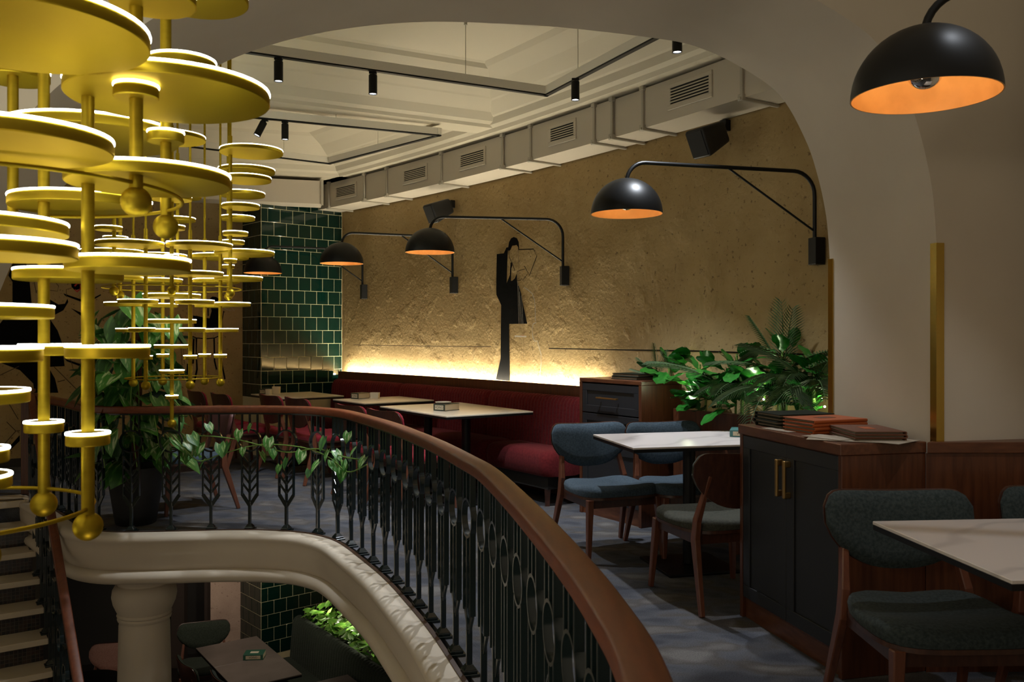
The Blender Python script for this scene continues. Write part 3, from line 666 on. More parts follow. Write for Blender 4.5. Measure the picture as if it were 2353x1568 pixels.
def spot(label, x, y, z, tilt=0, lit=True):
    t = thing('spotlight', label, 'spotlight', (x,y,z-.002), 0, 'black cylinder track spotlights')
    m = MB(); m.tube([(0,0,0),(0,0,-.03)], .008, 10); m.box((0,0,-.006), (.05,.03,.012)); m.build('stem', M['black_metal'], t)
    m = MB(); m.lathe([(0,-.02),(.026,-.02),(.029,-.024),(.029,-.150),(.024,-.150),(.024,-.143),(0,-.143)], 28); b = m.build('body', M['black_metal'], t, smooth=35)
    m = MB(); m.lathe([(0,-.1445),(.0235,-.1445)], 24); l = m.build('lens', M['spot_lens'], b)
    if tilt: b.rotation_euler = (0, tilt, .4)
for lb, x, y, tl in (('black cylinder spotlight near the left end of the coffer track by the arch',640,133,0),('lit black cylinder spotlight on the long leg of the track by the arch',857,165,0),('lit black cylinder spotlight just past the corner of the track by the arch',1322,180,0),
                 ('lit black cylinder spotlight half hidden by the arch edge',1556,60,0),('black cylinder spotlight tilted sideways on the far track',609,275,.45),('upright black cylinder spotlight next to the tilted one',655,279,0)):
    p = gp(x, y, 3.2); spot(lb, p.x, p.y, 3.2, tl)
spot('black cylinder spotlight above the stair side of the balcony', -2.45, 5.12, 3.2)
# ------------------------------------------------------------------ balustrades
def baluster_parts():
    m = MB(); d = .025; b = .010
    for x in (-.0565, 0, .0565):
        zt = .65+math.sqrt(max(.078**2-x*x, 0)); m.box((x,0,(.848+zt)/2), (b,d,.848-zt))
        zb = .65-math.sqrt(max(.078**2-x*x, 0)); z0 = .256 if x else .02
        m.box((x,0,(zb+z0)/2), ((b if x else .012),d,zb-z0))
    m.box((0,0,.845), (.125,d,.01))
    for s in (-1, 1):
        m.bar([(s*.0565,0,.26),(0,0,.175)], (d,.011)) ; 
        for zt in (.47,.40,.335,.27): m.bar([(s*.0565,0,zt+.072),(0,0,zt)], (d*.6,.008))
    m.box((0,0,.10), (.020,.024,.17))
    body = m.mesh('baluster', M['black_iron'], bevel=.0015, seg=1)
    m = MB(); R = .078; n = 36; rings = []
    for i in range(n):
        a = 2*math.pi*i/n; c, s_ = math.cos(a), math.sin(a)
        rings.append([Vector(((R+.005)*c,-d/2,.65+(R+.005)*s_)), Vector(((R+.005)*c,d/2,.65+(R+.005)*s_)), Vector(((R-.005)*c,d/2,.65+(R-.005)*s_)), Vector(((R-.005)*c,-d/2,.65+(R-.005)*s_))])
    m.loft(rings, closed=True); ring = m.mesh('ring', M['black_iron'], smooth=40)
    m = MB(); m.box((0,0,.006), (.078,.078,.012)); m.box((0,0,.018), (.058,.058,.012)); rr = [[Vector((sx_*w,sy_*w,z)) for sx_, sy_ in ((-1,-1),(1,-1),(1,1),(-1,1))] for w, z in ((.027,.024),(.013,.045))]; m.loft(rr)
    foot = m.mesh('foot', M['black_iron'], bevel=.002, seg=1)
    return body, ring, foot
BAL = baluster_parts()
def put_baluster(parent, x, y, z, ang):
    b = parent.location; o = obj('baluster', BAL[0], parent, loc=(x-b.x, y-b.y, z-b.z), rot=(0,0,ang)); obj('ring', BAL[1], o); obj('foot', BAL[2], o)
RPROF = [(-.032,.852),(.032,.852),(.036,.855),(.038,.862),(.038,.892),(.035,.899),(.029,.902),(-.029,.902),(-.035,.899),(-.038,.892),(-.038,.862),(-.036,.855)]
bal = thing('balustrade', 'curved balcony balustrade with dark iron balusters and a brown wooden handrail', 'railing', (RP[100].x, RP[100].y, .0))
m = MB(); m.sweep(RPROF, [tuple(p) for p in RP]); m.build('handrail', M['rail_wood'], bal, smooth=50, world=True)
m = MB(); m.sweep([(-.017,.840),(.017,.840),(.017,.853),(-.017,.853)], [tuple(p) for p in RP]); m.build('top_bar', M['black_iron'], bal, world=True)
acc = 0; nxt = .12
for i in range(1, len(RP)):
    a, b_ = RP[i-1], RP[i]; L = (b_-a).length
    while acc+L >= nxt:
        p = a+(b_-a)*((nxt-acc)/L); t = (b_-a).normalized()
        if p.y > .9 or True: put_baluster(bal, p.x, p.y, .0, math.atan2(t.y, t.x))
        front = -2.95 < p.x < -1.35
        nxt += .278 if front else .238
    acc += L
# stair railing
sb = thing('stair_railing', 'stair railing of dark iron balusters with a sloping brown handrail and newel', 'railing', (-4.3,7.72,0))
hp = [(-4.31,7.70,.02),(-4.25,7.62,.015)]
SL = RISE/RUN
for k in range(0, 17):
    t = k*.25; p = R0+D*t-A*.05; hp.append((p.x, p.y, min(.0, -SL*(t-.05))-.0))
def offs3(p): return p
rings = []
for i, p in enumerate(hp):
    a = Vector(hp[max(i-1,0)]); b_ = Vector(hp[min(i+1,len(hp)-1)]); t = Vector((b_.x-a.x, b_.y-a.y, 0)).normalized(); nn = Vector((-t.y,t.x,0))
    rings.append([Vector(p)+nn*o*.8+Vector((0,0,z)) for o, z in RPROF])
m = MB(); m.loft(rings); m.build('handrail', M['rail_wood'], sb, smooth=50, world=True)
m = MB(); m.box((0,0,.47), (.075,.075,.92)); m.box((0,0,.925), (.10,.10,.03)); m.build('newel', M['wood_v'], sb, bevel=.005)
for k in range(1, 14):
    p = R0+D*(RUN*k-.10)-A*.03; put_baluster(sb, p.x, p.y, -RISE*k, math.atan2(D.y, D.x))

# ------------------------------------------------------------------ burgundy banquette along the wall
BS0, BS1 = .335, .985
WL = (WE-WS).length
def loft_wall(prof_fn, s0, s1, n):
    rings = []
    for i in range(n+1):
        s = s0+(s1-s0)*i/n; d = (s-s0)*WL; d2 = (s1-s)*WL; p = wxy(s); tn = wang(s); nn = Vector((-tn.y, tn.x))
        rings.append([Vector((p.x+nn.x*o, p.y+nn.y*o, z)) for o, z in prof_fn(d, d2)])
    return rings
bn = thing('banquette', 'long burgundy banquette with channelled back along the stucco wall', 'sofa', (*wxy(.6,.35), 0))
def back_prof(d, d2):
    g = .010*(1-abs(math.sin(math.pi*d/.046))**.6); e = min(d, d2); sh = .03*max(0, 1-e/.05)**2; g += sh
    return [(.105,.36),(.105,.86-sh),(.125,.885-g),(.165,.892-g),(.21-g,.875-g),(.238-g,.83-g),(.248-g,.70),(.258-g,.55),(.268-g,.40),(.26-g,.36)]
cuts = [BS0, ws_px(1130,.17), ws_px(925,.17), BS1]
for a, b_ in zip(cuts, cuts[1:]):
    n = int((b_-a)*WL/.0092); m = MB(); m.loft(loft_wall(back_prof, a+.0006, b_-.0006, n)); m.build('backrest', M['red_fab'], bn, smooth=50, world=True)
def seat_prof(d, d2):
    e = min(d, d2); r = .10; cut = 0 if e > r else r-math.sqrt(max(r*r-(r-e)**2, 0)); tz = .5*cut
    return [(.22,.26),(.22,.45-tz),(.26,.462-tz),(.42,.470-tz),(.54-cut,.465-tz),(.585-cut,.445-tz),(.605-cut,.405-tz*.6),(.608-cut,.34),(.60-cut,.28),(.575-cut,.255),(.30,.25)]
sc = [BS0-.003, ws_px(1130,.5), ws_px(925,.5), BS1]
for a, b_ in zip(sc, sc[1:]):
    m = MB(); m.loft(loft_wall(seat_prof, a+.001, b_-.001, 60)); m.build('seat', M['red_fab'], bn, smooth=50, world=True)
m = MB(); m.loft(loft_wall(lambda d, d2: [(.15,.14),(.15,.26),(.52,.26),(.52,.14)], BS0+.01, BS1, 20)); m.build('base', M['dark_wall'], bn, world=True)
for k in range(6):
    s = BS0+.015+(BS1-BS0-.04)*k/5
    for o in (.20,.50):
        p = wxy(s, o); m = MB(); m.bar([(p.x,p.y,.14),(p.x,p.y,0)], [(.05,.05),(.035,.035)]); m.build('leg', M['chair_wood'], bn, world=True)
m = MB(); m.loft(loft_wall(lambda d, d2: [(.088,0),(.088,.978),(.104,.978),(.104,0)], BS0-.02, BS1+.004, 24)); struct(m.build('trim_9', M['wood_v']))
lg = tag(MB().loft(loft_wall(lambda d, d2: [(.030,.925),(.030,.940),(.060,.940),(.060,.925)], BS0-.01, BS1-.004, 24)).build('light_strip', M['strip']), 'warm glowing light strip hidden behind the banquette back panel', 'light strip')
m = MB(); m.loft(loft_wall(lambda d, d2: [(.0,.88),(.0,.925),(.088,.925),(.088,.88)], BS0-.02, BS1, 24)); struct(m.build('trim_10', M['dark_wall']))

# ------------------------------------------------------------------ dining tables
def table(label, c, ax, sx_, sy_, tm_, cols, z=.758, zf=0, group=None):
    """c = centre (x, y), ax = unit direction of the sx side"""
    t = thing('dining_table', label, 'table', (c[0],c[1],zf), math.atan2(ax[1],ax[0]), group)
    m = MB(); m.box((0,0,z-.006), (sx_,sy_,.012)); m.build('table_top', tm_, t, bevel=.002, seg=1)
    m = MB(); m.box((0,0,z-.021), (sx_-.003,sy_-.003,.018)); m.build('edge_band', M['black_metal'], t)
    for (x, y) in cols:
        m = MB(); m.tube([(x,y,.02),(x,y,z-.03)], .038, 20); m.build('pedestal', M['black_metal'], t, smooth=40)
        m = MB(); m.box((x,y,.008), (.46,.46,.016)); m.build('base_plate', M['black_metal'], t, bevel=.004)
        m = MB(); m.box((x,y,z-.036), (.3,.3,.01)); m.build('top_plate', M['black_metal'], t)
    return t
a3 = Vector((.80,.60)); c3 = Vector((-.60,.80))
def tab_from_corner(label, N, a, c, la, lc, *args, **k):
    cc = N+a*la/2+c*lc/2; return table(label, cc, a, la, lc, *args, **k)
tab_from_corner('cream topped table with two black pedestals, at the open end of the banquette', Vector((-.53,7.05)), Vector((.83,.557)), Vector((-.557,.83)), .86, 1.25, M['cream_top'], [(-.1,-.38),(-.1,.30)])
tab_from_corner('cream topped table at the middle of the banquette, box and white cup on it', Vector((-1.42,8.42)), a3, c3, .78, .72, M['cream_top'], [(0,0)])
tab_from_corner('cream topped table in front of the green tiled column', Vector((-2.42,9.12)), a3, c3, .72, .88, M['cream_top'], [(0,0)])
bm2 = Vector((.972,.235)); am2 = Vector((.235,-.972))
tab_from_corner('white marble topped table with slate blue chairs beside the drawer cabinet', Vector((.516,5.55)), bm2, am2, 1.0, .70, M['marble'], [(0,0)], z=.78)
bm3 = Vector((.9965,.084)); am3 = Vector((.084,-.9965))
tab_from_corner('white marble topped table in front of the wooden wainscot', Vector((1.257,3.035)), bm3, am3, 1.0, .74, M['marble'], [(.18,0)])

# ------------------------------------------------------------------ chairs
CH = {}
def chair_meshes(fab, back_fab, wood_, legw):
    key = (fab, back_fab, wood_)
    if key in CH: return CH[key]
    W2 = .285
    def yb(u, z): return -.235-.045*(1-u*u)-(z-.5)*.20
    def outline(u):
        a = abs(u); top = .815-.06*a**14-.004*math.cos(u*3); bot = .522+.145*a**2.6+.03*a**16; return top, max(min(bot, top-.004), 0)
    def shell(off0, off1, inset):
        m = MB(); NU, NV = 26, 8; G = []
        for side in (0, 1):
            g = []
            for i in range(NU+1):
                u = -1+2*i/NU; uu = u*(1-inset); top, bot = outline(u); mid = (top+bot)/2; hh = (top-bot)/2*(1-inset*2.2); row = []
                for j in range(NV+1):
                    v = -1+2*j/NV; z = mid+hh*v; y = yb(uu, z)
                    puff = max(0, (1-abs(u)**6)*(1-abs(v)**6))
                    off = off0 if side == 0 else off0+(off1-off0)*(.35+.65*puff**.5)
                    row.append((uu*W2, y+off, z))
                g.append(row)
            G.append(g)
        base = 0
        for g in G:
            for row in g: m.v += row
        n = NV+1; K = (NU+1)*n
        for i in range(NU):
            for j in range(NV):
                q = (i*n+j, (i+1)*n+j, (i+1)*n+j+1, i*n+j+1); m.f.append(q); m.f.append(tuple(K+x for x in q[::-1]))
        for i in range(NU):
            for j in (0, NV): m.f.append((i*n+j, (i+1)*n+j, K+(i+1)*n+j, K+i*n+j))
        for j in range(NV):
            for i in (0, NU): m.f.append((i*n+j, i*n+j+1, K+i*n+j+1, K+i*n+j))
        return m
    out = {}
    out['backrest'] = shell(-.012, .004, 0).mesh('backrest', M[wood_], 40)
    out['back_cushion'] = shell(.003, .040, .012).mesh('back_cushion', M[back_fab], 60)
    # seat: squarish cushion with a saddle dip
    m = MB(); NR, NS = 7, 40; top = []; 
    def rim(a):
        c, s = math.cos(a), math.sin(a); n = 4.2; k = (abs(c)**n+abs(s)**n)**(-1/n); x, y = .275*k*c, .255*k*s; x *= 1-.10*(y < 0)*(-y/.255); return x, y
    def seat_z(x, y): return .452+.028*(x/.27)**2*.6+.016*max(0, -y/.25)*abs(x/.27)-.016*math.exp(-((y+.03)/.13)**2)+.012*max(0,1-abs((y-.15)/.12))
    prof = [(0,1),(.25,1),(.5,1),(.75,1),(.9,.93),(.98,.72),(1.0,.4),(.985,0)]
    for f_, h in prof:
        ring = []
        for k in range(NS):
            x, y = rim(2*math.pi*k/NS); x *= max(f_, 1e-3); y *= max(f_, 1e-3); zt = seat_z(x, y); ring.append(Vector((x, y, .405+(zt-.405)*h)))
        top.append(ring)
    m.loft(top, cap=True); out['seat'] = m.mesh('seat', M[fab], 60)
    m = MB(); r1 = []
    for f_, z in ((.99,.404),(.995,.388),(.9,.386)):
        r1.append([Vector((*[q*f_ for q in rim(2*math.pi*k/NS)], z)) for k in range(NS)])
    m.loft(r1)
    for s in (-1, 1): m.bar([(s*.228,.20,.362),(s*.222,-.215,.362)], (.022,.055), (0,0,1))
    m.bar([(-.22,.195,.362),(.22,.195,.362)], (.022,.055), (0,0,1)); m.bar([(-.215,-.21,.362),(.215,-.21,.362)], (.022,.055), (0,0,1))
    out['seat_frame'] = m.mesh('seat_frame', M[wood_], 40)
    for s, nm in ((-1,'L'),(1,'R')):
        m = MB(); m.bar([(s*.262,.235,0),(s*.238,.205,.39)], [(.026,.026),(.042,.042)]); out['f'+nm] = m.mesh('leg', M[legw], bevel=.004, seg=1)
        m = MB(); m.bar([(s*.265,-.335,0),(s*.240,-.225,.36),(s*.232,-.228,.46),(s*.20,-.300,.70)], [(.026,.028),(.034,.048),(.032,.044),(.022,.024)]); out['r'+nm] = m.mesh('leg', M[legw], bevel=.004, seg=1)
    CH[key] = out; return out
def chair(label, x, y, fx, fy, fab, back_fab=None, wood_='chair_wood', legw='leg_wood', z=0, group=None):
    me = chair_meshes(fab, back_fab or fab, wood_, legw); t = thing('dining_chair', label, 'chair', (x,y,z), rot_face(fx,fy), group)
    obj('seat', me['seat'], t); br = obj('backrest', me['backrest'], t); obj('back_cushion', me['back_cushion'], br); obj('seat_frame', me['seat_frame'], t)
    for k in ('fL','fR','rL','rR'): obj('leg', me[k], t)
    return t
chair('slate blue chair at the marble table, its back next to the drawer cabinet front', .63, 5.66, .36, -.933, 'blue_fab')
chair('slate blue chair at the marble table, its back against the planter side', 1.13, 5.74, .30, -.954, 'blue_fab')
chair('olive grey chair with bare wooden back turned, beside the two door cabinet', 1.10, 4.74, -.30, .954, 'olive_fab')
chair('grey teal chair pushed under the marble table in front of the wainscot', 1.475, 3.02, .03, -1, 'teal_fab')
chair('grey teal chair cut by the picture edge, next to the wainscot', 2.18, 3.10, .0, -1, 'teal_fab')
rg = 'raspberry chairs along the banquette tables'
for lb, x, y in (('raspberry chair on the banquette end table, nearer the open end', -.80,7.20), ('raspberry chair on the banquette end table, nearer the tiled column', -1.17,7.72),
                 ('raspberry chair at the middle banquette table, nearer the open end', -1.84,8.58), ('raspberry chair at the middle banquette table, nearer the tiled column', -2.22,9.02),
                 ('raspberry chair at the column table, nearer the middle table', -2.80,9.24), ('raspberry chair at the column table, nearer the seated figure mural', -3.22,9.70)):
    chair(lb, x, y, .80, .60, 'red_chair', group=rg)
chair('slate blue seated chair with mauve back behind the potted vine', -2.66, 7.12, -.80, -.60, 'blue_fab', 'mauve_fab')

# ------------------------------------------------------------------ two door cabinet by the pier
def frame_local(p0, p1):
    p0 = Vector(p0); p1 = Vector(p1); x = (p1-p0).normalized(); return p0, x, Vector((-x.y, x.x))
def shaker(m, x0, x1, z0, z1, y, fr=.055, dep=.008, th=.018):
    """framed door front at y (towards -y), returns panels in the mesh"""
    m.box(((x0+x1)/2, y+th/2, (z0+z1)/2), (x1-x0, th-.001, z1-z0))
    f = dep
    m.box(((x0+x1)/2, y-f/2, z0+fr/2), (x1-x0, f, fr)); m.box(((x0+x1)/2, y-f/2, z1-fr/2), (x1-x0, f, fr))
    m.box((x0+fr/2, y-f/2, (z0+z1)/2), (fr, f, z1-z0-2*fr)); m.box((x1-fr/2, y-f/2, (z0+z1)/2), (fr, f, z1-z0-2*fr))
p0, ex, ey = frame_local((1.145,4.375), (1.345,3.55)); Lc = (Vector((1.345,3.55))-p0).length
cab = thing('cabinet', 'dark two door cabinet in a brown wood case holding the menu folders', 'cabinet', (p0.x,p0.y,0), math.atan2(ex.y,ex.x))
dp_ = .40
m = MB(); m.box((.0125,dp_/2,.458), (.025,dp_,.915)); m.box((Lc-.0125,dp_/2+.0,.458), (.025,dp_,.915)); m.box((Lc/2,dp_-.01,.458), (Lc-.05,.02,.915)); m.box((Lc/2,dp_/2,.905), (Lc-.05,dp_-.02,.02)); m.box((Lc/2,dp_/2,.10), (Lc-.05,dp_-.03,.02)); m.build('case', M['wood_v'], cab, bevel=.002, seg=1)
m = MB(); m.box((Lc/2,.03,.05), (Lc-.05,.02,.10)); m.build('toe_kick', M['wood_h'], cab)
m = MB(); m.box((Lc/2,dp_/2-.004,.939), (Lc+.008,dp_+.008,.047)); m.build('worktop', M['wood_h'], cab, bevel=.003, seg=1)
for k in (0, 1):
    x0 = .028+k*(Lc-.056)/2+.0015; x1 = .028+(k+1)*(Lc-.056)/2-.0015; dm = MB(); shaker(dm, x0, x1, .105, .910, .010, .062)
    d = dm.build('door', M['navy_paint'], cab, bevel=.002, seg=1)
    hx = x1-.030 if k == 0 else x0+.030
    h = MB(); h.box((hx,-.026,.755), (.020,.012,.17)); h.box((hx,-.012,.825), (.020,.030,.028)); h.box((hx,-.012,.685), (.020,.030,.028)); hh = h.build('handle', M['brass_handle'], d, bevel=.004); hh['label'] = 'satin brass bar handle'
# ------------------------------------------------------------------ drawer cabinet at the end of the banquette
p0, ex, ey = frame_local((.54,6.97), (.945,6.36)); Ld = (Vector((.945,6.36))-p0).length
dr = thing('cabinet', 'dark drawer cabinet in a brown wood case at the banquette end', 'cabinet', (p0.x,p0.y,0), math.atan2(ex.y,ex.x))
dd = .35; HT = 1.075
m = MB(); m.box((.015,dd/2,HT/2-.015), (.03,dd,HT-.03)); m.box((Ld-.015,dd/2+.03,HT/2-.015), (.03,dd+.06,HT-.03)); m.box((Ld/2,dd-.01,HT/2), (Ld-.06,.02,HT-.06)); m.build('case', M['wood_v'], dr, bevel=.002, seg=1)
m = MB(); m.box((Ld/2,dd/2+.03,HT-.015), (Ld,dd+.06,.03)); m.build('worktop', M['wood_h'], dr, bevel=.003, seg=1)
m = MB(); m.box((Ld/2,.03,.06), (Ld-.06,.02,.12)); m.build('toe_kick', M['wood_h'], dr)
for k in range(2):
    z1 = 1.035-k*.235; dm = MB(); shaker(dm, .034, Ld-.034, z1-.225, z1, .012, .055); d = dm.build('drawer', M['navy_paint'], dr, bevel=.002, seg=1)
    h = MB(); h.box((Ld/2,-.030,z1-.105), (.24,.010,.012)); 
    for s in (-1, 1): h.box((Ld/2+s*.10,-.014,z1-.105), (.012,.030,.012))
    hh = h.build('handle', M['brass_handle'], d, bevel=.002); hh['label'] = 'slim brass bar handle'
dm = MB(); shaker(dm, .034, Ld-.034, .125, .56, .012, .06); dm.build('door', M['navy_paint'], dr, bevel=.002, seg=1)
# ------------------------------------------------------------------ planter along the wall
ps0, ps1 = -.02, .172
m = MB(); m.loft(loft_wall(lambda d, d2: [(.01,0),(.01,.86),(.03,.86),(.03,.80),(.21,.80),(.21,.88),(.24,.88),(.24,0)], ps0, ps1, 10))
pl = thing('planter_box', 'long brown wooden planter box under the stucco wall by the pier', 'planter', (*wxy(.1,.17),0)); m.build('box', M['wood_v'], pl, world=True)
m = MB(); m.loft(loft_wall(lambda d, d2: [(.03,.802),(.03,.83),(.21,.83),(.21,.802)], ps0+.002, ps1-.002, 10)); m.build('soil', M['soil'], pl, world=True)
# leaves
def leaf_mesh(name, L, Wd, kind, m_, curl=.18, fold=.12):
    mb = MB(); n = 10
    rows = []
    for i in range(n+1):
        t = i/n
        if kind == 'heart': w = (math.sin(math.pi*min(1, t*.92+.08)**.62))*(1-t*.10); y = t*L-.10*L*(t < .08)
        elif kind == 'fig': w = (.55+.45*t)*math.sin(math.pi*min(1,(t*.96+.02)**1.15))**.7*(1.0+.06*math.sin(t*7)); y = t*L
        else: w = math.sin(math.pi*t)**.8; y = t*L
        w = max(w, .0)*Wd/2; z = -curl*L*t*t; row = []
        for k in (-1,-.5,0,.5,1):
            yy = y-(.12*L*(1-t)**4*abs(k)*2 if kind == 'heart' else 0); row.append((k*w, yy, z+fold*w*(k*k)*1.4+ (.005*math.sin(t*17+k*3)*L/.2*abs(k) if kind == 'fig' else 0)))
        rows.append(row)
    for r in rows: mb.v += r
    for i in range(n):
        for k in range(4): mb.f.append((i*5+k, i*5+k+1, (i+1)*5+k+1, (i+1)*5+k))
    me = bpy.data.meshes.new(name); me.from_pydata(mb.v, [], mb.f); me.shade_smooth(); me.materials.append(m_); return me
def place_leaf(me, parent, p, direction, roll=0, scale=1, name='leaf', up=Vector((0,0,1))):
    d = Vector(direction).normalized(); x = d.cross(up)
    if x.length < 1e-3: x = Vector((1,0,0))
    x.normalize(); z = x.cross(d); Mx = Matrix((x, d, z)).transposed()
    o = obj(name, me, parent); o.rotation_mode = 'QUATERNION'
    o.rotation_quaternion = (Mx.to_quaternion() @ Matrix.Rotation(roll, 3, 'Y').to_quaternion())
    b = parent.location; o.location = Vector(p)-b; o.scale = (scale,)*3; return o
PL = [leaf_mesh('leaf', .145, .135, 'heart', M['pothos']), leaf_mesh('leaf', .145, .14, 'heart', M['pothos2'], .25), leaf_mesh('leaf', .15, .12, 'heart', M['pothos3'], .1)]
FG = [leaf_mesh('leaf', .24, .19, 'fig', M['fig'], .22, .10), leaf_mesh('leaf', .22, .16, 'fig', M['fig'], .05, .15)]
# potted vine with its pole
PX, PY = -2.83, 6.55
pot = thing('potted_plant', 'tall variegated vine on a coir pole in a black pot', 'plant', (PX,PY,.0))
m = MB(); m.lathe([(0,0),(.135,0),(.145,.01),(.205,.40),(.205,.43),(.190,.43),(.185,.39),(0,.385)], 40); m.build('pot', M['pot'], pot, smooth=40)
m = MB(); m.lathe([(0,.386),(.186,.386),(.186,.398),(0,.402)], 30); m.build('soil', M['soil'], pot)
m = MB(); m.tube([(0,0,.38),(.01,0,1.0),(0,.01,1.50)], .035, 12); m.build('pole', M['coir'], pot, smooth=60)
rnd = random.Random(11)
for i in range(200):
    z = .42+1.18*rnd.random()**.85; a = rnd.uniform(0, 2*math.pi); rad = rnd.uniform(.12,.37)*(1.0-.25*max(0,(z-1.2)/.5)); 
    if rnd.random() < .4: a = rnd.uniform(math.pi*1.0, math.pi*2.0)
    q = Vector((PX+math.cos(a)*rad, PY+math.sin(a)*rad, z)); dirv = Vector((math.cos(a)*.55, math.sin(a)*.55, rnd.uniform(-1.1,.15)))
    place_leaf(PL[rnd.choice((0,0,1,2,2))], pot, q, dirv, rnd.uniform(-.5,.5), rnd.uniform(.85,1.4))
for x, y, r_ in ((305,690,1.7),(285,735,1.3),(340,735,1.3),(240,760,1.5),(395,740,1.1),(360,760,1.2),(395,880,1.0),(400,960,1.2),(365,945,1.2),(290,920,1.2),(410,1010,1.1),(430,1020,1.1),(385,1020,1.1),(350,1030,1.1),(330,985,1.1),(300,985,1.0),(375,800,1.3),(250,830,1.2),(265,880,1.3),(350,860,1.2)):
    q = dp(x, y, PY-.26+.1*rnd.random()); place_leaf(PL[rnd.choice((0,1,1))], pot, q, (rnd.uniform(-.6,.8), -.35, rnd.uniform(-.7,.15)), rnd.uniform(-.4,.4), r_)
for k in range(7):
    a = rnd.uniform(math.pi, 2*math.pi); m = MB(); x0, z0 = PX+.05*math.cos(a), rnd.uniform(.9,1.4)
    pts = crom([(x0,PY-.05,z0),(x0+.12*math.cos(a),PY-.18,z0-.1),(x0+.2*math.cos(a),PY-.27,z0-.35),(x0+.22*math.cos(a)+.03,PY-.29,z0-.6)], 6); m.tube(pts, .004, 6); m.build('stem', M['stem'], pot, smooth=60, world=True)
# runner of the vine trailing through the balusters
def rail_px(x, off):
    best = None
    for i in range(40, len(RP)-1):
        t = (RP[i+1]-RP[i]).normalized(); p = RP[i]+Vector((-t.y,t.x))*off
        if p.x > -3.0:
            e = abs(CX+FP*p.x/p.y-x)
            if best is None or e < best[0]: best = (e, p)
    return best[1]
def rp3(x, y, off): p = rail_px(x, off); return Vector((p.x, p.y, EYE-(y-CY)/FP*p.y))
for pts in ([(400,1000),(430,1040),(465,1060),(520,1042),(600,1022),(700,1030),(760,1055),(800,1085),(845,1068)], [(420,1005),(470,1002),(540,1010),(600,1025),(660,1040),(730,1032),(790,1050),(840,1058)]):
    m = MB(); m.tube(crom([rp3(x, y, .035) for x, y in pts], 6), .0045, 7); m.build('runner_stem', M['stem'], pot, smooth=60, world=True)
for x, y, s_ in ((463,1030,1.0),(505,1032,1.0),(482,985,.75),(467,1068,.8),(527,1030,.95),(548,1000,.8),(578,985,.65),(615,1018,.9),(600,1050,.8),(628,1042,.8),(655,1065,.8),(694,1048,.9),(745,1018,.95),(752,1046,.8),(728,1072,.9),(800,1005,.7),(765,1070,.9),(785,1090,.9),(838,1062,.8),(815,1040,.7),(772,1048,.8),(790,1070,.8),(640,1080,.65),(560,1040,.6),(440,1010,1.0),(710,1090,.6),(448,1045,.8)):
    q = rp3(x, y-8, .05); place_leaf(PL[rnd.choice((0,1,1,2))], pot, q, (rnd.uniform(-.7,.7), -.35, -.75), rnd.uniform(-.6,.6), s_*.66)
# fig leaved plants and palms in the planter
def off_wall(d, x):
    tn = wang(ws_px(x)); n = Vector((-tn.y, tn.x, 0)); d = Vector(d); k = d.dot(n)
    return d-n*(k*1.6)+Vector((0,0,.35)) if k < 0 else d
def fig_plant(label, x, y, off, n, spread, h):
    p = wpt(x, y, off); t = thing('leafy_plant', label, 'plant', (p.x, p.y, .83), group='broad leaved plants in the wooden planter')
    m = MB(); m.tube([(0,0,0),(.01,0,max(.05,p.z-.83+h*.6))], .008, 8); m.build('stem', M['stem'], t, smooth=60)
    for k in range(n):
        a = 2*math.pi*k/n+rnd.uniform(-.4,.4); f_ = rnd.random(); q = Vector((p.x+math.cos(a)*spread*.35, p.y+math.sin(a)*spread*.35, max(.86, p.z-.02+h*(f_-.4))))
        place_leaf(FG[k%2], t, q, off_wall((math.cos(a)*.7-.3, math.sin(a)*.7-.25, rnd.uniform(-.3,1.0)), x), rnd.uniform(-.5,.5), rnd.uniform(.6,1.0))
for lb, x, y, off, n, sp, h in (('broad leaved plant rising behind the drawer cabinet menus',1535,850,.15,11,.16,.16),('broad leaved plant beside the drawer cabinet',1605,880,.17,15,.2,.22),('low broad leaved plant spilling at the drawer cabinet side',1620,925,.2,12,.18,.1),
     ('broad leaved plant in the middle of the planter',1690,862,.16,17,.22,.24),('dense broad leaved plant at the middle front of the planter',1705,915,.2,16,.24,.14),('tall broad leaved plant under the upright palm tip',1795,845,.15,17,.22,.32),('broad leaved plant beside the pier',1868,875,.14,13,.16,.22),('broad leaved plant between the arching palm and the drawer cabinet',1650,905,.17,13,.2,.12),('broad leaved plant behind the drooping palm',1755,890,.15,15,.2,.18),('low broad leaved plant under the pier palm',1850,915,.17,13,.18,.12),('low broad leaved plant in front of the pier edge',1805,925,.2,14,.22,.12)):
    fig_plant(lb, x, y, off, n, sp, h)
def frond_mesh(L, n, droop, wd):
    mb = MB(); P = []
    for i in range(n+1):
        t = i/n; P.append(Vector((0, L*(t-.25*droop*t*t), L*(.05*t-droop*.55*t*t))))
    mb.tube(P, [.006*(1-.8*i/n) for i in range(n+1)], 5)
    for i in range(3, int(n*1.5)):
        t = i/(n*1.5); j = min(int(t*n), n-1); f_ = t*n-j; p = P[j].lerp(P[j+1], f_); tg = (P[j+1]-P[j]).normalized()
        ln = L*.30*math.sin(math.pi*(.18+.76*t))**.7
        for s in (-1, 1):
            d = (tg*.85+Vector((s*.75,0,-.12))).normalized(); w = Vector((0,.005,.0025)); k = len(mb.v); md = p+d*ln*.5+Vector((0,0,.02*L)); tip = p+d*ln+Vector((0,0,-.10*ln))
            mb.v += [tuple(p-w*.5), tuple(p+w*.5), tuple(md+w), tuple(md-w), tuple(tip)]; mb.f += [(k,k+1,k+2,k+3),(k+3,k+2,k+4)]
    me = bpy.data.meshes.new('frond'); me.from_pydata(mb.v, [], mb.f); me.shade_smooth(); me.materials.append(M['palm']); return me
FR = [frond_mesh(.62,14,.5,.01), frond_mesh(.55,14,.9,.01), frond_mesh(.5,14,.15,.01)]
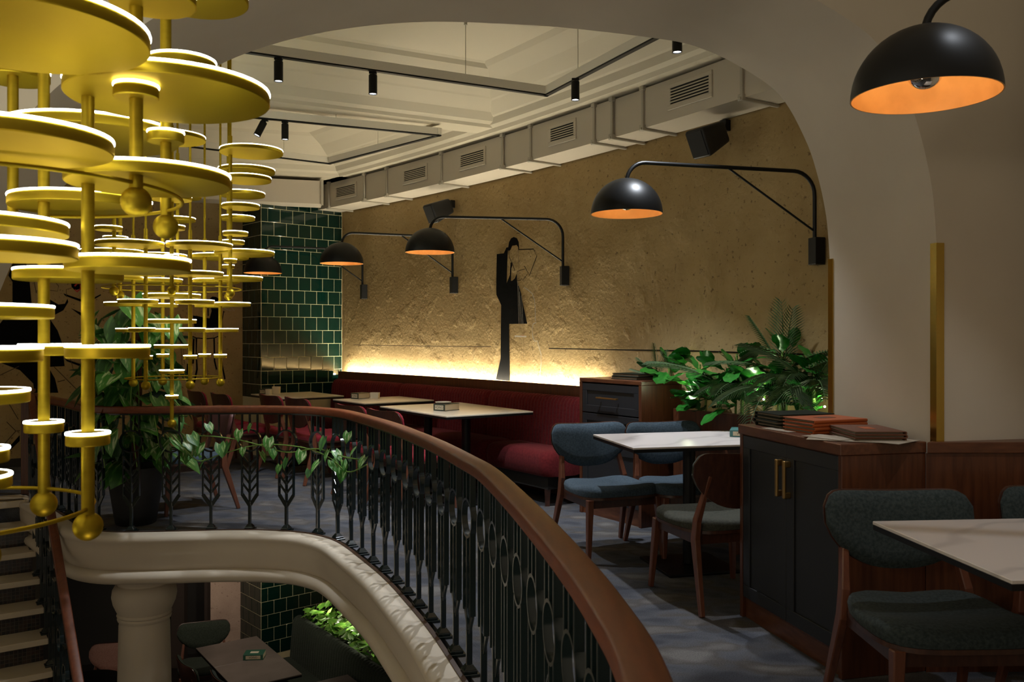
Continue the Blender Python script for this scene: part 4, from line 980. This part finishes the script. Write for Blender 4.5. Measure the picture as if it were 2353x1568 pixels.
def palm(label, x, y, off, fr):
    p = wpt(x, y, off); t = thing('palm_plant', label, 'plant', (p.x, p.y, .83), group='palms in the wooden planter')
    m = MB(); m.tube([(0,0,0),(0,0,max(.06,p.z-.80))], .012, 8); m.build('stem', M['stem'], t, smooth=60)
    for k, d, s_ in fr:
        place_leaf(FR[k], t, (p.x, p.y, max(.88, p.z)), off_wall(d, x), 0, s_, 'frond')
palm('palm with upright fan of fronds near the pier', 1800, 860, .12, [(2,(.05,.02,1),1.0),(2,(-.45,.2,.9),.9),(2,(.45,-.15,.9),.95),(0,(-.9,.5,.4),.9),(0,(.6,-.8,.3),.9),(1,(-.3,-.9,.1),.9)])
palm('palm drooping over the planter front toward the cabinet menus', 1790, 905, .22, [(1,(-.55,-.8,.25),1.15),(1,(.05,-1,.3),1.0),(1,(-.1,-1,.5),1.0),(0,(.5,-.75,.4),1.0),(1,(-.9,-.35,.4),1.0)])
palm('palm with arching fronds beside the drawer cabinet', 1655, 885, .2, [(0,(-.8,.55,.55),1.0),(1,(-.2,-.9,.35),.95),(1,(.25,-.9,.3),.9),(0,(.6,-.6,.6),.85),(0,(-.95,.1,.55),.9)])
palm('small palm with thin upright fronds behind the dark menus', 1510, 870, .14, [(2,(-.6,.6,.75),.5),(2,(0,.1,1),.55),(2,(.4,-.4,.9),.5),(2,(-.85,.7,.35),.5)])
palm('palm with thick drooping fronds against the pier', 1870, 895, .2, [(1,(-.2,-.9,.45),1.1),(0,(-.7,-.2,.7),1.0),(1,(.1,-1,.2),1.0),(0,(.1,-.6,.75),.9),(1,(-.75,-.65,.3),1.0)])
palm('palm drooping over the planter beside the teal box', 1705, 898, .18, [(1,(-.6,-.75,.5),.85),(1,(-.2,-.95,.45),.85),(1,(-.9,-.4,.5),.75)])
palm('palm spreading fronds behind the dark green menus', 1840, 885, .17, [(1,(-.8,-.6,.5),.95),(1,(-.5,-.85,.6),.95),(1,(-.95,-.3,.6),.85),(1,(.2,-.9,.5),.85)])
# small lamps tucked among the planter leaves
for i, (x, y) in enumerate(((1590,905),(1755,918),(1895,935))):
    p = wpt(x, y, .19); p.z = max(p.z, .875); m = MB(); m.lathe([(.001,.007),(.006,.004),(.007,0),(.006,-.004),(.001,-.007)], 12)
    o = m.build('garden_bulb', emat('garden_bulb_glow', (1,1,.8), 14), smooth=60); o.location = p; tag(o, ('tiny lit bulb among leaves by the drawer cabinet','tiny lit bulb under the drooping palm','tiny lit bulb beside the brass strip')[i], 'light bulb')
    lamp('garden_glow', 'POINT', (p.x-.02, p.y-.03, p.z+.06), 1.3, (.85,1,.6), .015)
# ------------------------------------------------------------------ menu folders and papers
def folder(name, label, x, y, z, ang, L, Wd, T, cov, group=None):
    """closed folder lying flat, spine along local +x edge side"""
    t = thing(name, label, 'menu', (x,y,z), ang, group); c = .0035
    m = MB(); m.box((0,0,c/2), (Wd,L,c)); m.build('back_cover', M[cov], t, bevel=.001, seg=1)
    m = MB(); m.box((0,0,T-c/2), (Wd,L,c)); f_ = m.build('front_cover', M[cov], t, bevel=.001, seg=1)
    m = MB(); prof = [(Wd/2-.002+ (T/2)*math.cos(a)*.8, T/2+T/2*math.sin(a)) for a in [-math.pi/2+i*math.pi/8 for i in range(9)]]
    rings = [[Vector((px_, yy, pz)) for px_, pz in prof] for yy in (-L/2, L/2)]; m.loft(rings); m.build('spine', M[cov], t, smooth=40)
    m = MB(); m.box((-.004,0,T/2), (Wd-.016,L-.014,max(.002,T-2*c-.002))); m.build('pages', M['page'], t)
    return t, f_
zc = .963
p0, ex, ey = frame_local((1.145,4.375), (1.345,3.55)); ca = math.atan2(ex.y, ex.x)
def cabpt(u, v): return p0+ex*u+ey*v
def stack(n, u, v, ang, L, Wd, T, cov, names, jit, group):
    z = zc
    for i in range(n):
        q = cabpt(u+random.uniform(-jit,jit), v+random.uniform(-jit,jit)); t, f_ = folder('menu_folder', names[i], q.x, q.y, z, ang+random.uniform(-.03,.03), L, Wd, T, cov, group); z += T+.0004
    return f_, z
ordn = ['lowest','second','third','topmost']
stack(4, .150, .21, ca+math.pi, .30, .22, .0165, 'menu_green', ['%s dark green menu folder of the stack beside the orange ones' % w for w in ('lowest','second lowest','second highest','topmost')], .006, 'dark green menus')
f_, z = stack(4, .395, .22, ca+.12, .30, .215, .0155, 'menu_orange', ['%s orange menu folder in the orange stack' % w for w in ('lowest','second lowest','second highest','topmost')], .004, 'orange menus')
m = MB(); m.box((0,0,.0165), (.05,.09,.0006)); m.build('emblem', M['menu_brown'], f_.parent)
f_, z = stack(3, .675, .245, ca-.22+math.pi/2, .29, .215, .014, 'menu_brown', ['%s brown menu folder in the brown stack' % w for w in ('lowest','middle','topmost')], .006, 'brown menus')
m = MB(); m.box((0,0,.0148), (.05,.09,.0006)); m.build('emblem', M['menu_orange'], f_.parent)
for i, (u, v, a, sx_, sy_, lb) in enumerate(((.30,.055,.15,.20,.09,'printed flyer lying flat before the dark green menus'),(.70,.12,.9,.30,.20,'printed paper sheet on the worktop under the brown menus edge'),(.76,.22,.5,.29,.20,'printed paper sheet nearest the brass strip'),(.66,.07,.3,.20,.12,'small printed sheet at the worktop front edge'))):
    q = cabpt(u, v); m = MB(); m.box((0,0,.0006), (sx_,sy_,.0012)); o = m.build('paper_sheet', M['paper']); o.location = (q.x,q.y,zc+.0005+.0014*i); o.rotation_euler = (0,0,ca+a); tag(o, lb, 'paper', 'papers on the cabinet')
# dark menus on the drawer cabinet
q0, ex2, ey2 = frame_local((.54,6.97), (.945,6.36))
for i in range(2):
    q = q0+ex2*.42+ey2*.20; folder('menu_folder', ('lower dark menu folder on the drawer cabinet','upper dark menu folder on the drawer cabinet')[i], q.x+.01*i, q.y, 1.0755+.0225*i, math.atan2(ex2.y,ex2.x)+math.pi/2+.02*i, .30, .20, .022, 'menu_green', 'dark menus on the drawer cabinet')

# ------------------------------------------------------------------ boxes and cups on the tables
def text_mesh(s, size, matl):
    cu = bpy.data.curves.new('lettering', 'FONT'); cu.body = s; cu.size = size; cu.align_x = 'CENTER'; cu.align_y = 'CENTER'
    o = bpy.data.objects.new('tmp', cu); COL.objects.link(o); dg = bpy.context.evaluated_depsgraph_get(); me = bpy.data.meshes.new_from_object(o.evaluated_get(dg)); bpy.data.objects.remove(o); me.materials.clear(); me.materials.append(matl); return me
def card_box(label, x, y, z, ang, sx_, sy_, h, cov, slot=False, text="VOINO", group=None):
    """book shaped box: spine with a lettered label on local -y face"""
    t = thing('card_box', label, 'box', (x,y,z), ang, group); c = .004
    m = MB(); m.box((0,0,c/2), (sx_,sy_,c)); m.box((0,0,h-c/2), (sx_,sy_,c)); m.box((0,-sy_/2+c/2,h/2), (sx_,c,h-2*c)); m.build('cover', M[cov], t, bevel=.001, seg=1)
    m = MB(); m.box((0,.001,h/2), (sx_-.006,sy_-.008,h-2*c-.0005)); m.build('pages', M['cream_card'], t)
    m = MB(); m.box((0,-sy_/2-.0004,h/2), (sx_*.74,.0008,h*.62)); lb = m.build('spine_label', M['cream_card'], t)
    me = text_mesh(text, h*.52, M['ink']); o = obj('lettering', me, lb, loc=(0,-sy_/2-.0011,h/2), rot=(math.pi/2,0,0)); o.scale = (.9,1,1)
    if slot:
        m = MB(); m.box((0,0,h+.0004), (sx_*.42,sy_*.34,.0008)); m.build('slot', M['ceramic'], t)
    return t
def cup(label, x, y, z, w, h, square=True):
    t = thing('cup', label, 'cup', (x,y,z)); m = MB(); n = 24
    def rr(r, zz): 
        out = []
        for k in range(n):
            a = 2*math.pi*k/n; c, s = math.cos(a), math.sin(a); e = 6 if square else 2; q = (abs(c)**e+abs(s)**e)**(-1/e); out.append(Vector((r*q*c, r*q*s, zz)))
        return out
    m.loft([rr(w*.46,0), rr(w*.5,h), rr(w*.46,h), rr(w*.43,.006)]); m.build('body', M['ceramic'], t, smooth=40); return t
TZ = .7585
def on_table(x, y): return gp(x, y, TZ)
p = on_table(1026, 943); bx_ = card_box('book shaped cream box with a saucer on top on the table at the open end', p.x, p.y, TZ, -.62, .13, .20, .060, 'box_dark')
o = MB().lathe([(.001,.006),(.055,.006),(.07,.012),(.072,.010),(.055,0),(.001,0)], 32).build('saucer', M['ceramic'], smooth=40); o.location = (p.x-.03, p.y+.02, TZ+.0605); tag(o, 'small cream saucer lying on the book shaped box', 'saucer')
p = on_table(828, 916); card_box('book shaped box beside the white cup on the middle banquette table', p.x, p.y+.0, TZ, -.6, .11, .17, .060, 'box_dark'); p = on_table(853, 917); cup('square white cup on the middle banquette table', p.x+.03, p.y+.05, TZ, .10, .062)
p = on_table(628, 902); card_box('dark book shaped box on the table by the tiled column', p.x, p.y-.25, TZ, -.5, .10, .15, .055, 'box_dark'); cup('tall square white cup on the table by the tiled column', p.x+.125, p.y-.33, TZ, .085, .085); cup('small square white cup next to the tall one by the tiled column', p.x+.06, p.y-.40, TZ, .07, .06)
p = gp(1722, 1003, .7805); card_box('teal book shaped box with lettered spine on the marble table', p.x-.03, p.y+.04, .7805, -.30, .15, .2, .042, 'box_teal', text="VOINO")

# ------------------------------------------------------------------ lower floor seen through the well
LT = -1.9; cL = Vector((-.60,.80)); aL = Vector((.80,.60))
# two dark tables pushed together
Lf = gp(450, 1490, LT); Bk = gp(590, 1462, LT); Rt = gp(730, 1540, LT)
ub = Vector((Bk.x-Lf.x, Bk.y-Lf.y)); lb_ = ub.length; ub.normalize(); vb = Vector((ub.y,-ub.x))
o_ = Vector((Bk.x,Bk.y))
for k, lb in ((0,'brown stone topped table against the lower tiled column'),(1,'brown stone topped table pushed beside the one at the lower column')):
    c = o_-ub*lb_/2+vb*(.33+k*.664); table(lb, c, ub, lb_, .66, M['stone_top'], [(0,0)], z=-LOW+LT, zf=LOW)
c2_ = o_-ub*lb_*.1+vb*(.33+2.35*.664); table('stone topped table farther along the green banquette', c2_+ub*.1, ub, lb_, .6, M['stone_top'], [(0,0)], z=-LOW+LT, zf=LOW)
p = gp(585, 1512, LT); card_box('green book shaped box with a white slot on the lower table', p.x, p.y, LT+.0005, .08, .20, .15, .055, 'box_green', True, "VOINO")
# green banquette below
g0 = gp(695, 1412, LOW+.92); g1 = gp(905, 1545, LOW+.92); gd = Vector((g1.x-g0.x, g1.y-g0.y)); gl = gd.length+.9; gd.normalize(); gn = Vector((gd.y,-gd.x))
gb = thing('banquette', 'dark green channelled banquette on the lower floor', 'sofa', (g0.x,g0.y,LOW), math.atan2(gd.y,gd.x))
if gn.dot(Vector((-.8,-.6))) < 0: gn = -gn
sgn = -1 if Vector((-gd.y,gd.x)).dot(gn) < 0 else 1
rings = []; n = int(gl/.011)
for i in range(n+1):
    d = gl*i/n; g = .012*(1-abs(math.sin(math.pi*d/.055))**.6)
    rings.append([Vector((d, sgn*o, z)) for o, z in [(0,.1),(0,.88),(.02,.915),(.06,.925-g),(.10-g,.91-g),(.125-g,.86),(.14-g,.7),(.16-g,.46),(.15,.1)]])
m = MB(); m.loft(rings); m.build('backrest', M['dgreen_fab'], gb, smooth=50)
m = MB(); m.loft([[Vector((d, sgn*o, z)) for o, z in [(.12,.1),(.12,.46),(.16,.475),(.5,.478),(.57,.46),(.59,.42),(.58,.1)]] for d in (0,gl)]); m.build('seat', M['dgreen_fab'], gb, smooth=50)
# greenery in a trough behind that banquette
tr = thing('planter_trough', 'trough of bright green leaves behind the lower banquette', 'planter', (g0.x,g0.y,LOW), math.atan2(gd.y,gd.x))
m = MB(); m.obox((.0,-sgn*.02,.0), (gl,0,0), (0,-sgn*.34,0), (0,0,.80)); m.build('trough', M['dark_wall'], tr)
IV = [leaf_mesh('leaf', .11, .07, 'heart', M['ivy'], .2), leaf_mesh('leaf', .10, .06, 'heart', M['ivy'], -.1)]
rnd2 = random.Random(5)
for i in range(230):
    d = rnd2.uniform(.05, 1.9); o_l = obj('leaf', IV[i%2], tr); o_l.location = (d, -sgn*rnd2.uniform(.0,.34), .84+.16*rnd2.random()); o_l.rotation_euler = (rnd2.uniform(-.7,.9), rnd2.uniform(-.8,.8), rnd2.uniform(0,6.28))
for d in (.3,.9,1.5):
    w = Vector((g0.x,g0.y))+gd*d-gn*.17; lamp('garden_glow', 'POINT', (w.x,w.y,LOW+1.05), 1.6, (1,.95,.7), .03)
# lower chairs
ch = lambda x, y, zz: gp(x, y, LOW+zz)
p = gp(470, 1440, LOW+.81); chair('dark green chair at the corner of the lower brown tables', p.x+.05, p.y-.15, .35, -.94, 'dgreen_fab', z=LOW)
p = gp(440, 1520, LOW+.80); chair('dark green chair with curved wooden back at the lower tables', p.x+.19, p.y+.15, .78, .62, 'dgreen_fab', z=LOW, group='green chairs in a row below')
p = gp(522, 1556, LOW+.80); chair('teal edged chair with curved wooden back nearest the lower box', p.x+.19, p.y+.15, .78, .62, 'teal_fab', z=LOW, group='green chairs in a row below')
p = gp(255, 1495, LOW+.81); chair('dusty pink chair behind the white column on the lower floor', p.x+.05, p.y-.1, .2, -.98, 'pink_fab', z=LOW)
# round glossy table half hidden by the stair rail
p = gp(215, 1548, LOW+.74); t = thing('side_table', 'round black glossy table behind the stair handrail', 'table', (p.x+.05,p.y-.2,LOW))
m = MB(); m.lathe([(0,.715),(.30,.715),(.31,.725),(.30,.74),(0,.74)], 40); m.build('table_top', M['glass_dark'], t, smooth=40); m = MB(); m.lathe([(0,0),(.2,0),(.2,.015),(.03,.03),(.03,.715),(0,.715)], 24); m.build('pedestal', M['black_metal'], t, smooth=40)
lamp('lower_fill_beam', 'SPOT', (-2.6,8.6,-.45), 22, (1,.86,.68), .05, (-2.7,9.3,-1.9), 120, .8)  # two added spots without fixtures, lifting the dark lower floor
lamp('lower_fill_beam', 'SPOT', (-3.4,9.2,-.45), 16, (1,.80,.66), .05, (-3.4,10.4,-1.5), 110, .8)
